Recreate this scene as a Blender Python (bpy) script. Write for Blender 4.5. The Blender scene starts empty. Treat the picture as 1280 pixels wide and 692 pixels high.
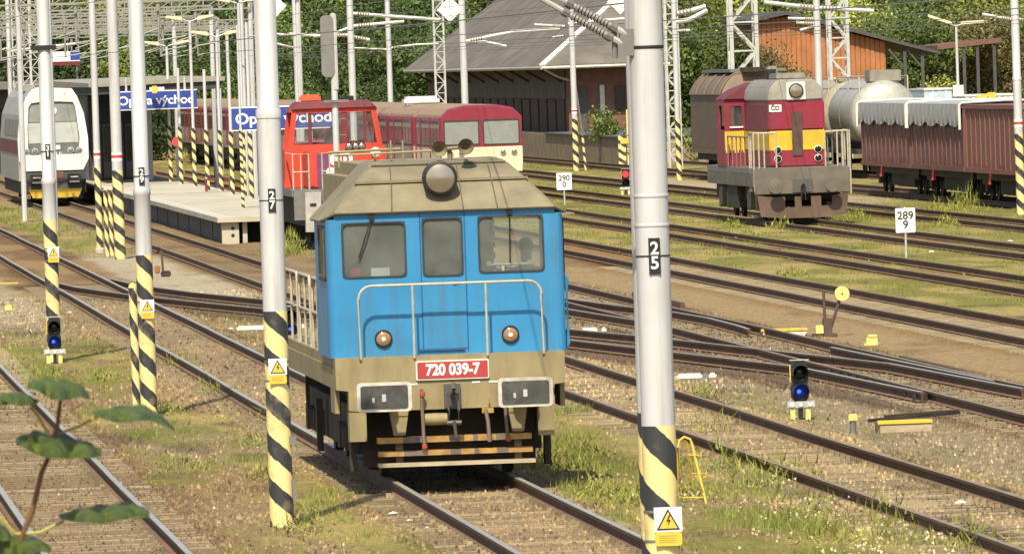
import bpy, bmesh, math, random
import numpy as np
from mathutils import Vector, Matrix
random.seed(7); rng = np.random.default_rng(7)
PI = math.pi
SC = bpy.context.scene
COL = SC.collection

# ------------------------------------------------------------------ camera
F_PX, CAM_H, ROLL, YAW = 12400.0, 5.08, math.radians(1.9), 0.0787
PITCH = math.atan(267.9 / F_PX)
fwd = Vector((math.sin(YAW)*math.cos(PITCH), math.cos(YAW)*math.cos(PITCH), -math.sin(PITCH)))
rt0 = Vector((math.cos(YAW), -math.sin(YAW), 0))
up0 = rt0.cross(fwd)
rt = rt0*math.cos(ROLL) - up0*math.sin(ROLL)
up = rt0*math.sin(ROLL) + up0*math.cos(ROLL)
cam_d = bpy.data.cameras.new('camera'); cam = bpy.data.objects.new('camera', cam_d); COL.objects.link(cam)
cam_d.sensor_width = 36; cam_d.lens = F_PX/1280*36; cam_d.clip_start = 1; cam_d.clip_end = 6000
m = Matrix((rt, up, -fwd)).transposed().to_4x4(); m.translation = Vector((0, 0, CAM_H))
cam.matrix_world = m
SC.camera = cam
cam_d.dof.use_dof = True; cam_d.dof.focus_distance = 128; cam_d.dof.aperture_fstop = 85

# ------------------------------------------------------------------ light
SUN_AZ, SUN_EL = math.radians(13), math.radians(50)   # sun behind the camera, a little to its left
sdir = Vector((-math.sin(SUN_AZ)*math.cos(SUN_EL), -math.cos(SUN_AZ)*math.cos(SUN_EL), math.sin(SUN_EL)))
sun_d = bpy.data.lights.new('sun', 'SUN'); sun_d.energy = 4.3; sun_d.angle = math.radians(.55); sun_d.color = (1, .915, .70)
sun = bpy.data.objects.new('sun', sun_d); COL.objects.link(sun)
sun.rotation_euler = sdir.to_track_quat('Z', 'Y').to_euler()
W = bpy.data.worlds.new('World'); SC.world = W; W.use_nodes = True
wn = W.node_tree.nodes; sky = wn.new('ShaderNodeTexSky'); sky.sky_type = 'NISHITA'; sky.sun_disc = False
sky.sun_elevation = SUN_EL; sky.sun_rotation = math.atan2(sdir.x, sdir.y); sky.dust_density = 2.0
bg = wn['Background']; bg.inputs[1].default_value = .12; W.node_tree.links.new(sky.outputs[0], bg.inputs[0])
SC.view_settings.view_transform = 'Standard'; SC.view_settings.look = 'None'
SC.view_settings.exposure = 0.47; SC.view_settings.gamma = 1

# ------------------------------------------------------------------ survey helpers (pixel of the 1280 photo -> place)
def ray(px, py): return fwd*F_PX + rt*(px-640) - up*(py-346)
def G(px, py, z=0):
    v = ray(px, py); return Vector((0, 0, CAM_H)) + v*((z-CAM_H)/v.z)
def AY(px, py, Y):
    v = ray(px, py); return Vector((0, 0, CAM_H)) + v*(Y/v.y)
def AX(px, py, X):
    v = ray(px, py); return Vector((0, 0, CAM_H)) + v*(X/v.x)

# ------------------------------------------------------------------ materials
MATS = {}
def mat(name, col, rough=.6, metal=0, var=.18, scale=4, dirt=None, dscale=(1, 1, 1), damt=.5, bump=0, bscale=30, spec=.4, emit=None, attr=False):
    if name in MATS: return MATS[name]
    M = bpy.data.materials.new(name); M.use_nodes = True; MATS[name] = M
    nt = M.node_tree; N = nt.nodes; L = nt.links; b = N['Principled BSDF']
    b.inputs['Roughness'].default_value = rough; b.inputs['Metallic'].default_value = metal
    b.inputs['Specular IOR Level'].default_value = spec
    tc = N.new('ShaderNodeTexCoord')
    nz = N.new('ShaderNodeTexNoise'); nz.inputs['Scale'].default_value = scale; nz.inputs['Detail'].default_value = 5
    L.new(tc.outputs['Object'], nz.inputs['Vector'])
    mr = N.new('ShaderNodeMapRange'); mr.inputs[1].default_value = .3; mr.inputs[2].default_value = .7
    mr.inputs[3].default_value = 1-var; mr.inputs[4].default_value = 1+var*.7
    L.new(nz.outputs[0], mr.inputs[0])
    mx = N.new('ShaderNodeMix'); mx.data_type = 'RGBA'; mx.blend_type = 'MULTIPLY'; mx.inputs[0].default_value = 1
    if attr:
        at = N.new('ShaderNodeAttribute'); at.attribute_name = 'Col'; L.new(at.outputs['Color'], mx.inputs[6])
    else: mx.inputs[6].default_value = (*col, 1)
    L.new(mr.outputs[0], mx.inputs[7]); out = mx.outputs[2]
    if dirt:
        mp = N.new('ShaderNodeMapping'); mp.inputs['Scale'].default_value = dscale; L.new(tc.outputs['Object'], mp.inputs[0])
        n2 = N.new('ShaderNodeTexNoise'); n2.inputs['Scale'].default_value = 1; n2.inputs['Detail'].default_value = 6; n2.inputs['Roughness'].default_value = .65
        L.new(mp.outputs[0], n2.inputs['Vector'])
        r2 = N.new('ShaderNodeMapRange'); r2.inputs[1].default_value = .45; r2.inputs[2].default_value = .72; r2.inputs[4].default_value = damt
        L.new(n2.outputs[0], r2.inputs[0])
        m2 = N.new('ShaderNodeMix'); m2.data_type = 'RGBA'; m2.inputs[7].default_value = (*dirt, 1)
        L.new(r2.outputs[0], m2.inputs[0]); L.new(out, m2.inputs[6]); out = m2.outputs[2]
    L.new(out, b.inputs['Base Color'])
    if bump:
        n3 = N.new('ShaderNodeTexNoise'); n3.inputs['Scale'].default_value = bscale; n3.inputs['Detail'].default_value = 4
        L.new(tc.outputs['Object'], n3.inputs['Vector'])
        bp = N.new('ShaderNodeBump'); bp.inputs['Strength'].default_value = bump; bp.inputs['Distance'].default_value = .03
        L.new(n3.outputs[0], bp.inputs['Height']); L.new(bp.outputs[0], b.inputs['Normal'])
    if emit:
        b.inputs['Emission Color'].default_value = (*emit[0], 1); b.inputs['Emission Strength'].default_value = emit[1]
    return M

def glass(name, tint, opac):
    M = bpy.data.materials.new(name); M.use_nodes = True; nt = M.node_tree; N = nt.nodes; L = nt.links
    b = N['Principled BSDF']; b.inputs['Base Color'].default_value = (*tint, 1); b.inputs['Roughness'].default_value = .12
    tr = N.new('ShaderNodeBsdfTransparent'); tr.inputs[0].default_value = (.9, .93, .92, 1)
    mx = N.new('ShaderNodeMixShader')
    tc = N.new('ShaderNodeTexCoord'); nz = N.new('ShaderNodeTexNoise'); nz.inputs['Scale'].default_value = 2.5; nz.inputs['Detail'].default_value = 6
    L.new(tc.outputs['Object'], nz.inputs['Vector'])
    mr = N.new('ShaderNodeMapRange'); mr.inputs[1].default_value = .3; mr.inputs[2].default_value = .7
    mr.inputs[3].default_value = opac-.1; mr.inputs[4].default_value = opac+.1; L.new(nz.outputs[0], mr.inputs[0])
    L.new(mr.outputs[0], mx.inputs[0]); L.new(tr.outputs[0], mx.inputs[1]); L.new(b.outputs[0], mx.inputs[2])
    L.new(mx.outputs[0], N['Material Output'].inputs[0]); return M

def stripes(name, pitch, turn, yel=(.78, .63, .27), blk=(.035, .036, .038)):
    M = bpy.data.materials.new(name); M.use_nodes = True; nt = M.node_tree; N = nt.nodes; L = nt.links
    b = N['Principled BSDF']; b.inputs['Roughness'].default_value = .55
    tc = N.new('ShaderNodeTexCoord'); sp = N.new('ShaderNodeSeparateXYZ'); L.new(tc.outputs['Object'], sp.inputs[0])
    at = N.new('ShaderNodeMath'); at.operation = 'ARCTAN2'; ng = N.new('ShaderNodeMath'); ng.operation = 'MULTIPLY'; ng.inputs[1].default_value = -1; L.new(sp.outputs[1], ng.inputs[0]); L.new(sp.outputs[0], at.inputs[0]); L.new(ng.outputs[0], at.inputs[1])
    a1 = N.new('ShaderNodeMath'); a1.operation = 'MULTIPLY'; a1.inputs[1].default_value = turn/(2*PI); L.new(at.outputs[0], a1.inputs[0])
    z1 = N.new('ShaderNodeMath'); z1.operation = 'DIVIDE'; z1.inputs[1].default_value = pitch; L.new(sp.outputs[2], z1.inputs[0])
    ad = N.new('ShaderNodeMath'); ad.operation = 'ADD'; L.new(a1.outputs[0], ad.inputs[0]); L.new(z1.outputs[0], ad.inputs[1])
    nz = N.new('ShaderNodeTexNoise'); nz.inputs['Scale'].default_value = 9; L.new(tc.outputs['Object'], nz.inputs['Vector'])
    sb = N.new('ShaderNodeMath'); sb.operation = 'SUBTRACT'; sb.inputs[1].default_value = .10; L.new(ad.outputs[0], sb.inputs[0]); ad = sb
    nm = N.new('ShaderNodeMath'); nm.operation = 'MULTIPLY_ADD'; nm.inputs[1].default_value = .10; L.new(nz.outputs[0], nm.inputs[0]); L.new(ad.outputs[0], nm.inputs[2])
    fr = N.new('ShaderNodeMath'); fr.operation = 'FRACT'; L.new(nm.outputs[0], fr.inputs[0])
    gt = N.new('ShaderNodeMath'); gt.operation = 'GREATER_THAN'; gt.inputs[1].default_value = .45; L.new(fr.outputs[0], gt.inputs[0])
    mx = N.new('ShaderNodeMix'); mx.data_type = 'RGBA'; mx.inputs[6].default_value = (*blk, 1); mx.inputs[7].default_value = (*yel, 1)
    L.new(gt.outputs[0], mx.inputs[0])
    n2 = N.new('ShaderNodeTexNoise'); n2.inputs['Scale'].default_value = 5; n2.inputs['Detail'].default_value = 6; L.new(tc.outputs['Object'], n2.inputs['Vector'])
    mr = N.new('ShaderNodeMapRange'); mr.inputs[1].default_value = .53; mr.inputs[2].default_value = .72; mr.inputs[4].default_value = .6; L.new(n2.outputs[0], mr.inputs[0])
    m2 = N.new('ShaderNodeMix'); m2.data_type = 'RGBA'; m2.inputs[7].default_value = (.34, .25, .13, 1)
    L.new(mr.outputs[0], m2.inputs[0]); L.new(mx.outputs[2], m2.inputs[6]); L.new(m2.outputs[2], b.inputs['Base Color'])
    return M

m_blue = mat('blue_paint', (.036, .235, .47), .42, var=.12, scale=1.6, dirt=(.07, .145, .22), dscale=(5, 5, .6), damt=.7)
m_khaki = mat('khaki_paint', (.29, .235, .12), .65, var=.16, scale=3, dirt=(.13, .10, .065), dscale=(3, 3, .8), damt=.6)
m_roofk = mat('roof_khaki', (.225, .19, .118), .7, var=.18, scale=3, dirt=(.12, .10, .07), dscale=(1.6, 1.6, 3), damt=.65)
m_black = mat('black_steel', (.018, .016, .014), .6, var=.3, dirt=(.07, .05, .035), dscale=(4, 4, 4), damt=.6)
m_under = mat('underframe', (.028, .023, .018), .8, var=.4, dirt=(.075, .055, .036), dscale=(3, 3, 3), damt=.7)
m_rubber = mat('rubber', (.035, .04, .045), .6)
m_cream = mat('cream_tube', (.42, .385, .30), .5, var=.2, scale=10)
m_white = mat('white_paint', (.72, .71, .66), .5, var=.10, dirt=(.42, .38, .3), dscale=(5, 5, 2), damt=.4)
m_chrome = mat('lamp_reflector', (.42, .36, .28), .22, .75, var=.1)
m_lampglass = mat('amber_lamp_glass', (.30, .19, .11), .15, 0, var=.1)
m_glow = mat('lit_bulb', (1, .8, .5), .3, emit=((1, .72, .35), 2.2))
m_plate = mat('red_plate', (.40, .045, .045), .5, var=.1)
m_grey_pole = mat('galvanised_paint', (.56, .56, .56), .42, .1, var=.07, scale=2, dirt=(.27, .24, .20), dscale=(7, 7, .35), damt=.6)
m_steel = mat('pale_steel', (.50, .50, .47), .5, .2, var=.15)
m_darksteel = mat('dull_steel', (.20, .19, .175), .6, .3, var=.2)
m_orange = mat('orange_board', (.44, .25, .07), .7, var=.25, dirt=(.13, .085, .055), dscale=(6, 6, 6), damt=.75)
m_wood = mat('pale_board', (.44, .36, .24), .7, var=.2, dirt=(.2, .15, .1), dscale=(3, 12, 12), damt=.6)
m_yellow = mat('yellow_paint', (.72, .50, .06), .5, var=.12, dirt=(.4, .27, .07), dscale=(4, 4, 4), damt=.4)
m_paleyel = mat('pale_yellow', (.80, .63, .20), .5, var=.1)
m_rail = mat('rail_rust', (.095, .050, .024), .8, .0, var=.3, scale=3, dirt=(.125, .075, .042), dscale=(2, .5, 8), damt=.6)
m_head = mat('rail_head', (.44, .40, .34), .42, .45, var=.15, scale=2)
m_foot = mat('rail_foot', (.175, .10, .055), .85, var=.3, scale=3)
m_headdull = mat('rail_head_dull', (.25, .195, .13), .6, .1, var=.25, scale=2)
m_sleeper = mat('sleeper_concrete', (.33, .26, .155), .85, var=.3, scale=3, dirt=(.15, .105, .065), dscale=(2, 2, 2), damt=.7, bump=.3)
_nt = m_sleeper.node_tree; _b = _nt.nodes['Principled BSDF']; _src = _b.inputs['Base Color'].links[0].from_socket; _oi = _nt.nodes.new('ShaderNodeObjectInfo'); _mr = _nt.nodes.new('ShaderNodeMapRange'); _mr.inputs[3].default_value = .5; _mr.inputs[4].default_value = 1.12
_mm = _nt.nodes.new('ShaderNodeMix'); _mm.data_type = 'RGBA'; _mm.blend_type = 'MULTIPLY'; _mm.inputs[0].default_value = 1; _nt.links.new(_oi.outputs['Random'], _mr.inputs[0]); _nt.links.new(_mr.outputs[0], _mm.inputs[7]); _nt.links.new(_src, _mm.inputs[6]); _nt.links.new(_mm.outputs[2], _b.inputs['Base Color'])
m_crimson = mat('crimson_paint', (.25, .020, .040), .5, var=.15, dirt=(.135, .04, .04), dscale=(2, 2, .7), damt=.5)
m_crimd = mat('crimson_dirty', (.155, .026, .036), .6, var=.2, dirt=(.08, .03, .03), dscale=(2, 2, .6), damt=.6)
m_red = mat('orange_red_paint', (.60, .058, .03), .45, var=.15, scale=2, dirt=(.36, .06, .04), dscale=(2, 2, .7), damt=.5)
m_ltgrey = mat('light_grey_roof', (.27, .25, .21), .6, var=.15, dirt=(.17, .15, .12), dscale=(2, 2, .8), damt=.6)
m_creamp = mat('cream_paint', (.70, .60, .40), .5, var=.08)
m_brownw = mat('wagon_brown', (.165, .072, .055), .75, var=.28, scale=1.3, dirt=(.085, .05, .045), dscale=(2, 2.2, .8), damt=.85)
m_brownw2 = mat('wagon_brown_light', (.21, .088, .062), .75, var=.15, scale=2, dirt=(.13, .065, .055), dscale=(2, 2.5, .5), damt=.6)
m_brownh = mat('hood_brown', (.185, .135, .095), .7, var=.15, scale=2, dirt=(.12, .075, .055), dscale=(2, 2.5, .6), damt=.6)
m_tankb = mat('tank_beige', (.36, .31, .23), .55, var=.12, dirt=(.21, .17, .12), dscale=(1, 1, 1), damt=.5)
m_tankg = mat('tank_grey', (.42, .41, .36), .45, .2, var=.12, dirt=(.24, .22, .18), dscale=(1.5, 1.5, .8), damt=.5)
m_tarp = mat('grey_tarp', (.36, .355, .34), .6, var=.15, scale=3, dirt=(.25, .24, .23), dscale=(2, 2, .6), damt=.5)
m_slate = mat('slate_roof', (.155, .135, .11), .85, var=.3, scale=.5, dirt=(.09, .075, .06), dscale=(.5, .12, .5), damt=.7, bump=1, bscale=3)
m_brick = mat('old_brick', (.17, .085, .062), .85, var=.25, scale=2)
m_plank = mat('grey_plank', (.11, .092, .072), .85, var=.3, scale=1.2, dirt=(.08, .065, .055), dscale=(2, 2, .5), damt=.6)
m_brownpl = mat('brown_plank', (.075, .052, .04), .85, var=.25)
m_orwood = mat('orange_wood', (.40, .16, .06), .75, var=.25, scale=1, dirt=(.25, .10, .045), dscale=(3, 3, .5), damt=.6)
m_darkroof = mat('dark_roof', (.075, .07, .068), .7, var=.2)
m_brownroof = mat('rusty_roof', (.17, .09, .06), .8, var=.2)
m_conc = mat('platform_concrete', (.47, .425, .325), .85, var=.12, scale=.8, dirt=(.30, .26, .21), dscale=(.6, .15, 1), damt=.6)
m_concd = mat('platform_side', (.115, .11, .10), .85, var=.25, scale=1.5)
m_stone = mat('ramp_stone', (.25, .195, .115), .9, var=.3, scale=1.5, dirt=(.16, .13, .08), dscale=(1, 1, 1), damt=.6)
m_signblue = mat('station_blue', (.03, .06, .30), .4, var=.05)
m_signwhite = mat('sign_white', (.78, .77, .74), .5, var=.05)
m_ink = mat('sign_black', (.02, .02, .022), .5, var=.1)
m_glassd = glass('cab_glass', (.27, .29, .27), .27)
m_glassg = glass('grey_glass', (.30, .31, .29), .80)
m_glassdk = glass('dark_glass', (.035, .03, .03), .82)
m_glassc = glass('clear_glass', (.25, .27, .27), .12)
m_leaf = mat('leaves', (0, 0, 0), .6, var=.25, scale=1.2, attr=True, spec=.25)
_nt = m_leaf.node_tree; _b = _nt.nodes['Principled BSDF']; _oi = _nt.nodes.new('ShaderNodeObjectInfo'); _mr = _nt.nodes.new('ShaderNodeMapRange'); _mr.inputs[3].default_value = .8; _mr.inputs[4].default_value = 2.1
_mm = _nt.nodes.new('ShaderNodeMix'); _mm.data_type = 'RGBA'; _mm.blend_type = 'MULTIPLY'; _mm.inputs[0].default_value = 1; _src = _b.inputs['Base Color'].links[0].from_socket
_nt.links.new(_oi.outputs['Random'], _mr.inputs[0]); _nt.links.new(_mr.outputs[0], _mm.inputs[7]); _nt.links.new(_src, _mm.inputs[6]); _nt.links.new(_mm.outputs[2], _b.inputs['Base Color'])
_tl = _nt.nodes.new('ShaderNodeBsdfTranslucent'); _mx = _nt.nodes.new('ShaderNodeMixShader'); _mx.inputs[0].default_value = .25; _nt.links.new(_mm.outputs[2], _tl.inputs[0]); _nt.links.new(_b.outputs[0], _mx.inputs[1]); _nt.links.new(_tl.outputs[0], _mx.inputs[2]); _nt.links.new(_mx.outputs[0], _nt.nodes['Material Output'].inputs[0])
m_bark = mat('bark', (.09, .07, .05), .9, var=.3)
m_grass = mat('grass_blades', (0, 0, 0), .75, var=.15, scale=.6, attr=True, spec=.1)
m_stonec = mat('stones', (0, 0, 0), .9, var=.2, scale=8, attr=True, spec=.2)
m_skin = mat('skin', (.42, .25, .18), .6); m_hair = mat('dark_hair', (.03, .022, .018), .6); m_cloth = mat('dark_jacket', (.07, .08, .09), .8)
m_intgrey = mat('cab_interior', (.26, .26, .23), .8)
m_stripe = stripes('hazard_stripes', .51, 1.45)
m_stripe2 = stripes('hazard_stripes_narrow', .42, 1.3)
m_stripe3 = stripes('hazard_stripes_fine', .24, 1.0)
m_bluelens = mat('blue_lens', (.008, .015, .11), .08, emit=((.03, .10, 1), .07)); m_bluespot = mat('blue_light', (.02, .05, .3), .2, emit=((.10, .25, 1), .8)); m_redlens = mat('red_lens', (.8, .02, .02), .2, emit=((1, .03, .03), 2.5))
m_darklens = mat('dark_lens', (.01, .012, .014), .15)

# ------------------------------------------------------------------ mesh builder
class MB:
    def __init__(s): s.v = []; s.f = []; s.mi = []
    def add(s, vs, fs, k=0):
        o = len(s.v); s.v += [tuple(p) for p in vs]; s.f += [tuple(i+o for i in f) for f in fs]; s.mi += [k]*len(fs); return s
    def box(s, x0, x1, y0, y1, z0, z1, k=0):
        return s.add([(x0,y0,z0),(x1,y0,z0),(x1,y1,z0),(x0,y1,z0),(x0,y0,z1),(x1,y0,z1),(x1,y1,z1),(x0,y1,z1)],
                     [(0,3,2,1),(4,5,6,7),(0,1,5,4),(1,2,6,5),(2,3,7,6),(3,0,4,7)], k)
    def hexa(s, lo, hi, k=0):   # lo, hi: four points each, counter-clockwise seen from above
        return s.add(list(lo)+list(hi), [(0,3,2,1),(4,5,6,7),(0,1,5,4),(1,2,6,5),(2,3,7,6),(3,0,4,7)], k)
    def tube(s, pts, r, n=8, k=0, cap=True):
        pts = [Vector(p) for p in pts]; R = r if isinstance(r, (list, tuple)) else [r]*len(pts); vs = []; fs = []
        for i, p in enumerate(pts):
            d = (pts[min(i+1, len(pts)-1)]-pts[max(i-1, 0)]).normalized()
            a = d.cross(Vector((0,0,1)));
            if a.length < 1e-3: a = Vector((1,0,0))
            a.normalize(); b = d.cross(a).normalized()
            for j in range(n):
                t = 2*PI*j/n; vs.append(p+(a*math.cos(t)+b*math.sin(t))*R[i])
        for i in range(len(pts)-1):
            for j in range(n):
                j2 = (j+1) % n; fs.append((i*n+j, i*n+j2, (i+1)*n+j2, (i+1)*n+j))
        if cap: fs += [tuple(range(n))[::-1], tuple((len(pts)-1)*n+j for j in range(n))]
        return s.add(vs, fs, k)
    def beam(s, p0, p1, w, h, k=0):
        p0 = Vector(p0); p1 = Vector(p1); d = (p1-p0).normalized(); a = d.cross(Vector((0,0,1)))
        if a.length < 1e-3: a = Vector((1,0,0))
        a.normalize(); b = a.cross(d).normalized(); a *= w/2; b *= h/2
        vs = [p0-a-b,p0+a-b,p0+a+b,p0-a+b,p1-a-b,p1+a-b,p1+a+b,p1-a+b]
        return s.add(vs, [(0,1,2,3),(7,6,5,4),(0,4,5,1),(1,5,6,2),(2,6,7,3),(3,7,4,0)], k)
    def lathe(s, prof, n=16, axis='z', org=(0,0,0), k=0, a0=0, a1=2*PI):
        full = abs(a1-a0-2*PI) < 1e-6; m_ = n if full else n+1; vs = []; fs = []; ox, oy, oz = org
        for (r, h) in prof:
            for j in range(m_):
                t = a0+(a1-a0)*j/n; c, d = r*math.cos(t), r*math.sin(t)
                vs.append((ox+c, oy+d, oz+h) if axis == 'z' else (ox+c, oy+h, oz+d) if axis == 'y' else (ox+h, oy+c, oz+d))
        for i in range(len(prof)-1):
            for j in range(n):
                j2 = (j+1) % m_; fs.append((i*m_+j, i*m_+j2, (i+1)*m_+j2, (i+1)*m_+j))
        if full: fs += [tuple(range(m_))[::-1], tuple((len(prof)-1)*m_+j for j in range(m_))]
        return s.add(vs, fs, k)
    def prism(s, poly, axis, a, b, k=0):   # poly in the two other axes
        n = len(poly)
        mk = {'y': lambda p, t: (p[0], t, p[1]), 'x': lambda p, t: (t, p[0], p[1]), 'z': lambda p, t: (p[0], p[1], t)}[axis]
        return s.add([mk(p, a) for p in poly]+[mk(p, b) for p in poly],
                     [tuple(range(n)), tuple(range(2*n-1, n-1, -1))]+[(i, n+i, n+(i+1) % n, (i+1) % n) for i in range(n)], k)
    def ring(s, outer, inner, axis, a, b, k=0):   # frame between two polygons of equal count
        n = len(outer)
        mk = {'y': lambda p, t: (p[0], t, p[1]), 'x': lambda p, t: (t, p[0], p[1])}[axis]
        vs = [mk(p, a) for p in outer]+[mk(p, a) for p in inner]+[mk(p, b) for p in outer]+[mk(p, b) for p in inner]; fs = []
        for i in range(n):
            j = (i+1) % n
            fs += [(i, j, n+j, n+i), (2*n+i, 3*n+i, 3*n+j, 2*n+j), (i, 2*n+i, 2*n+j, j), (n+i, n+j, 3*n+j, 3*n+i)]
        return s.add(vs, fs, k)
    def holes(s, x0, x1, z0, z1, hs, y0, y1, k=0):   # wall in the xz plane with rectangular openings
        xs = sorted({x0, x1, *[h[0] for h in hs], *[h[1] for h in hs]}); zs = sorted({z0, z1, *[h[2] for h in hs], *[h[3] for h in hs]})
        for i in range(len(xs)-1):
            j = 0
            while j < len(zs)-1:
                inside = lambda j: any(h[0]-1e-6 <= xs[i] and xs[i+1] <= h[1]+1e-6 and h[2]-1e-6 <= zs[j] and zs[j+1] <= h[3]+1e-6 for h in hs)
                if inside(j): j += 1; continue
                j2 = j
                while j2+1 < len(zs)-1 and not inside(j2+1): j2 += 1
                s.box(xs[i], xs[i+1], y0, y1, zs[j], zs[j2+1], k); j = j2+1
        return s
    def build(s, name, mats, parent=None, loc=(0,0,0), smooth=False, bevel=0, rot=None):
        me = bpy.data.meshes.new(name); me.from_pydata(s.v, [], s.f)
        mats = mats if isinstance(mats, (list, tuple)) else [mats]
        for q in mats: me.materials.append(q)
        if len(mats) > 1: me.polygons.foreach_set('material_index', s.mi)
        bm = bmesh.new(); bm.from_mesh(me)
        if bevel:
            bmesh.ops.remove_doubles(bm, verts=bm.verts, dist=1e-5)
            es = [e for e in bm.edges if len(e.link_faces) == 2 and e.calc_face_angle(0) > .5]
            bmesh.ops.bevel(bm, geom=es, offset=bevel, segments=2, affect='EDGES', clamp_overlap=True)
        bmesh.ops.recalc_face_normals(bm, faces=bm.faces); bm.to_mesh(me); bm.free()
        if smooth or bevel:
            me.polygons.foreach_set('use_smooth', [True]*len(me.polygons)); me.set_sharp_from_angle(angle=math.radians(38))
        o = bpy.data.objects.new(name, me); COL.objects.link(o); o.location = loc
        if rot: o.rotation_euler = rot
        if parent: o.parent = parent
        return o

def hull(pts, name, mt, parent, bevel=0):
    bm = bmesh.new()
    for p in pts: bm.verts.new(p)
    bmesh.ops.convex_hull(bm, input=bm.verts)
    bmesh.ops.dissolve_limit(bm, angle_limit=.02, verts=bm.verts, edges=bm.edges)
    if bevel: bmesh.ops.bevel(bm, geom=bm.edges[:], offset=bevel, segments=3, affect='EDGES', clamp_overlap=True)
    bmesh.ops.recalc_face_normals(bm, faces=bm.faces)
    me = bpy.data.meshes.new(name); bm.to_mesh(me); bm.free(); me.materials.append(mt)
    if bevel: me.polygons.foreach_set('use_smooth', [True]*len(me.polygons)); me.set_sharp_from_angle(angle=math.radians(40))
    o = bpy.data.objects.new(name, me); COL.objects.link(o); o.parent = parent; return o

def tag(o, label=None, cat=None, group=None, kind=None):
    if label: o['label'] = label
    if cat: o['category'] = cat
    if group: o['group'] = group
    if kind: o['kind'] = kind
    return o
def thing(name, label, cat, loc=(0,0,0), group=None, rz=0):
    o = bpy.data.objects.new(name, None); COL.objects.link(o); o.location = loc; o.rotation_euler[2] = rz; o.empty_display_size = .3
    return tag(o, label, cat, group)
def copy_tree(o, parent=None):
    c = o.copy(); COL.objects.link(c)
    if parent: c.parent = parent
    for ch in list(o.children): copy_tree(ch, c)
    return c
def rrect(x0, x1, z0, z1, r, n=4):
    out = []
    for (cx, cz, a) in ((x1-r, z1-r, 0), (x0+r, z1-r, PI/2), (x0+r, z0+r, PI), (x1-r, z0+r, 1.5*PI)):
        for i in range(n+1): t = a+PI/2*i/n; out.append((cx+r*math.cos(t), cz+r*math.sin(t)))
    return out
def raw(name, V, Fc, mt, cols=None, smooth=False):    # numpy arrays straight into a mesh, Fc: (n,3) or (n,4)
    me = bpy.data.meshes.new(name); nv, nf, k = len(V), len(Fc), Fc.shape[1]
    me.vertices.add(nv); me.vertices.foreach_set('co', np.ascontiguousarray(V, np.float32).ravel())
    me.loops.add(nf*k); me.loops.foreach_set('vertex_index', np.ascontiguousarray(Fc, np.int32).ravel())
    me.polygons.add(nf); me.polygons.foreach_set('loop_start', np.arange(0, nf*k, k, dtype=np.int32))
    me.update(calc_edges=True)
    if cols is not None:
        a = me.color_attributes.new('Col', 'FLOAT_COLOR', 'POINT'); c4 = np.ones((nv, 4), np.float32); c4[:, :3] = cols
        a.data.foreach_set('color', c4.ravel())
    me.materials.append(mt)
    if smooth: me.polygons.foreach_set('use_smooth', [True]*nf)
    return me
def link(name, me, parent=None, loc=(0,0,0)):
    o = bpy.data.objects.new(name, me); COL.objects.link(o); o.location = loc
    if parent: o.parent = parent
    return o
def text(name, body, h, mt, parent, loc, rot=(PI/2,0,0), sx=1, bold=.0, spacing=1):
    cu = bpy.data.curves.new(name, 'FONT'); cu.body = body; cu.size = h/.72; cu.align_x = 'CENTER'; cu.align_y = 'CENTER'
    cu.offset = bold*h; cu.extrude = .002; cu.space_character = spacing; cu.space_line = .82
    tmp = bpy.data.objects.new(name, cu); COL.objects.link(tmp); bpy.context.view_layer.update()
    me = bpy.data.meshes.new_from_object(tmp.evaluated_get(bpy.context.evaluated_depsgraph_get()))
    bpy.data.objects.remove(tmp); me.name = name; me.materials.clear(); me.materials.append(mt)
    o = link(name, me, parent, loc); o.rotation_euler = rot; o.scale = (sx, 1, 1); return o

def vnoise(x, y, seed=0):
    xi = np.floor(x).astype(np.int64); yi = np.floor(y).astype(np.int64); fx = x-xi; fy = y-yi
    def h(a, b):
        n = (a*374761393+b*668265263+seed*974634777) & 0xffffffff; n = ((n ^ (n >> 13))*1274126177) & 0xffffffff
        return ((n ^ (n >> 16)) & 0xffff)/65535.
    fx = fx*fx*(3-2*fx); fy = fy*fy*(3-2*fy)
    return (h(xi,yi)*(1-fx)+h(xi+1,yi)*fx)*(1-fy)+(h(xi,yi+1)*(1-fx)+h(xi+1,yi+1)*fx)*fy
def fbm(x, y, seed=0, oct=4):
    s = 0; a = .5; t = 0
    for i in range(oct): s = s+a*vnoise(x*2**i, y*2**i, seed+i*17); t += a; a *= .55
    return s/t

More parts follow.
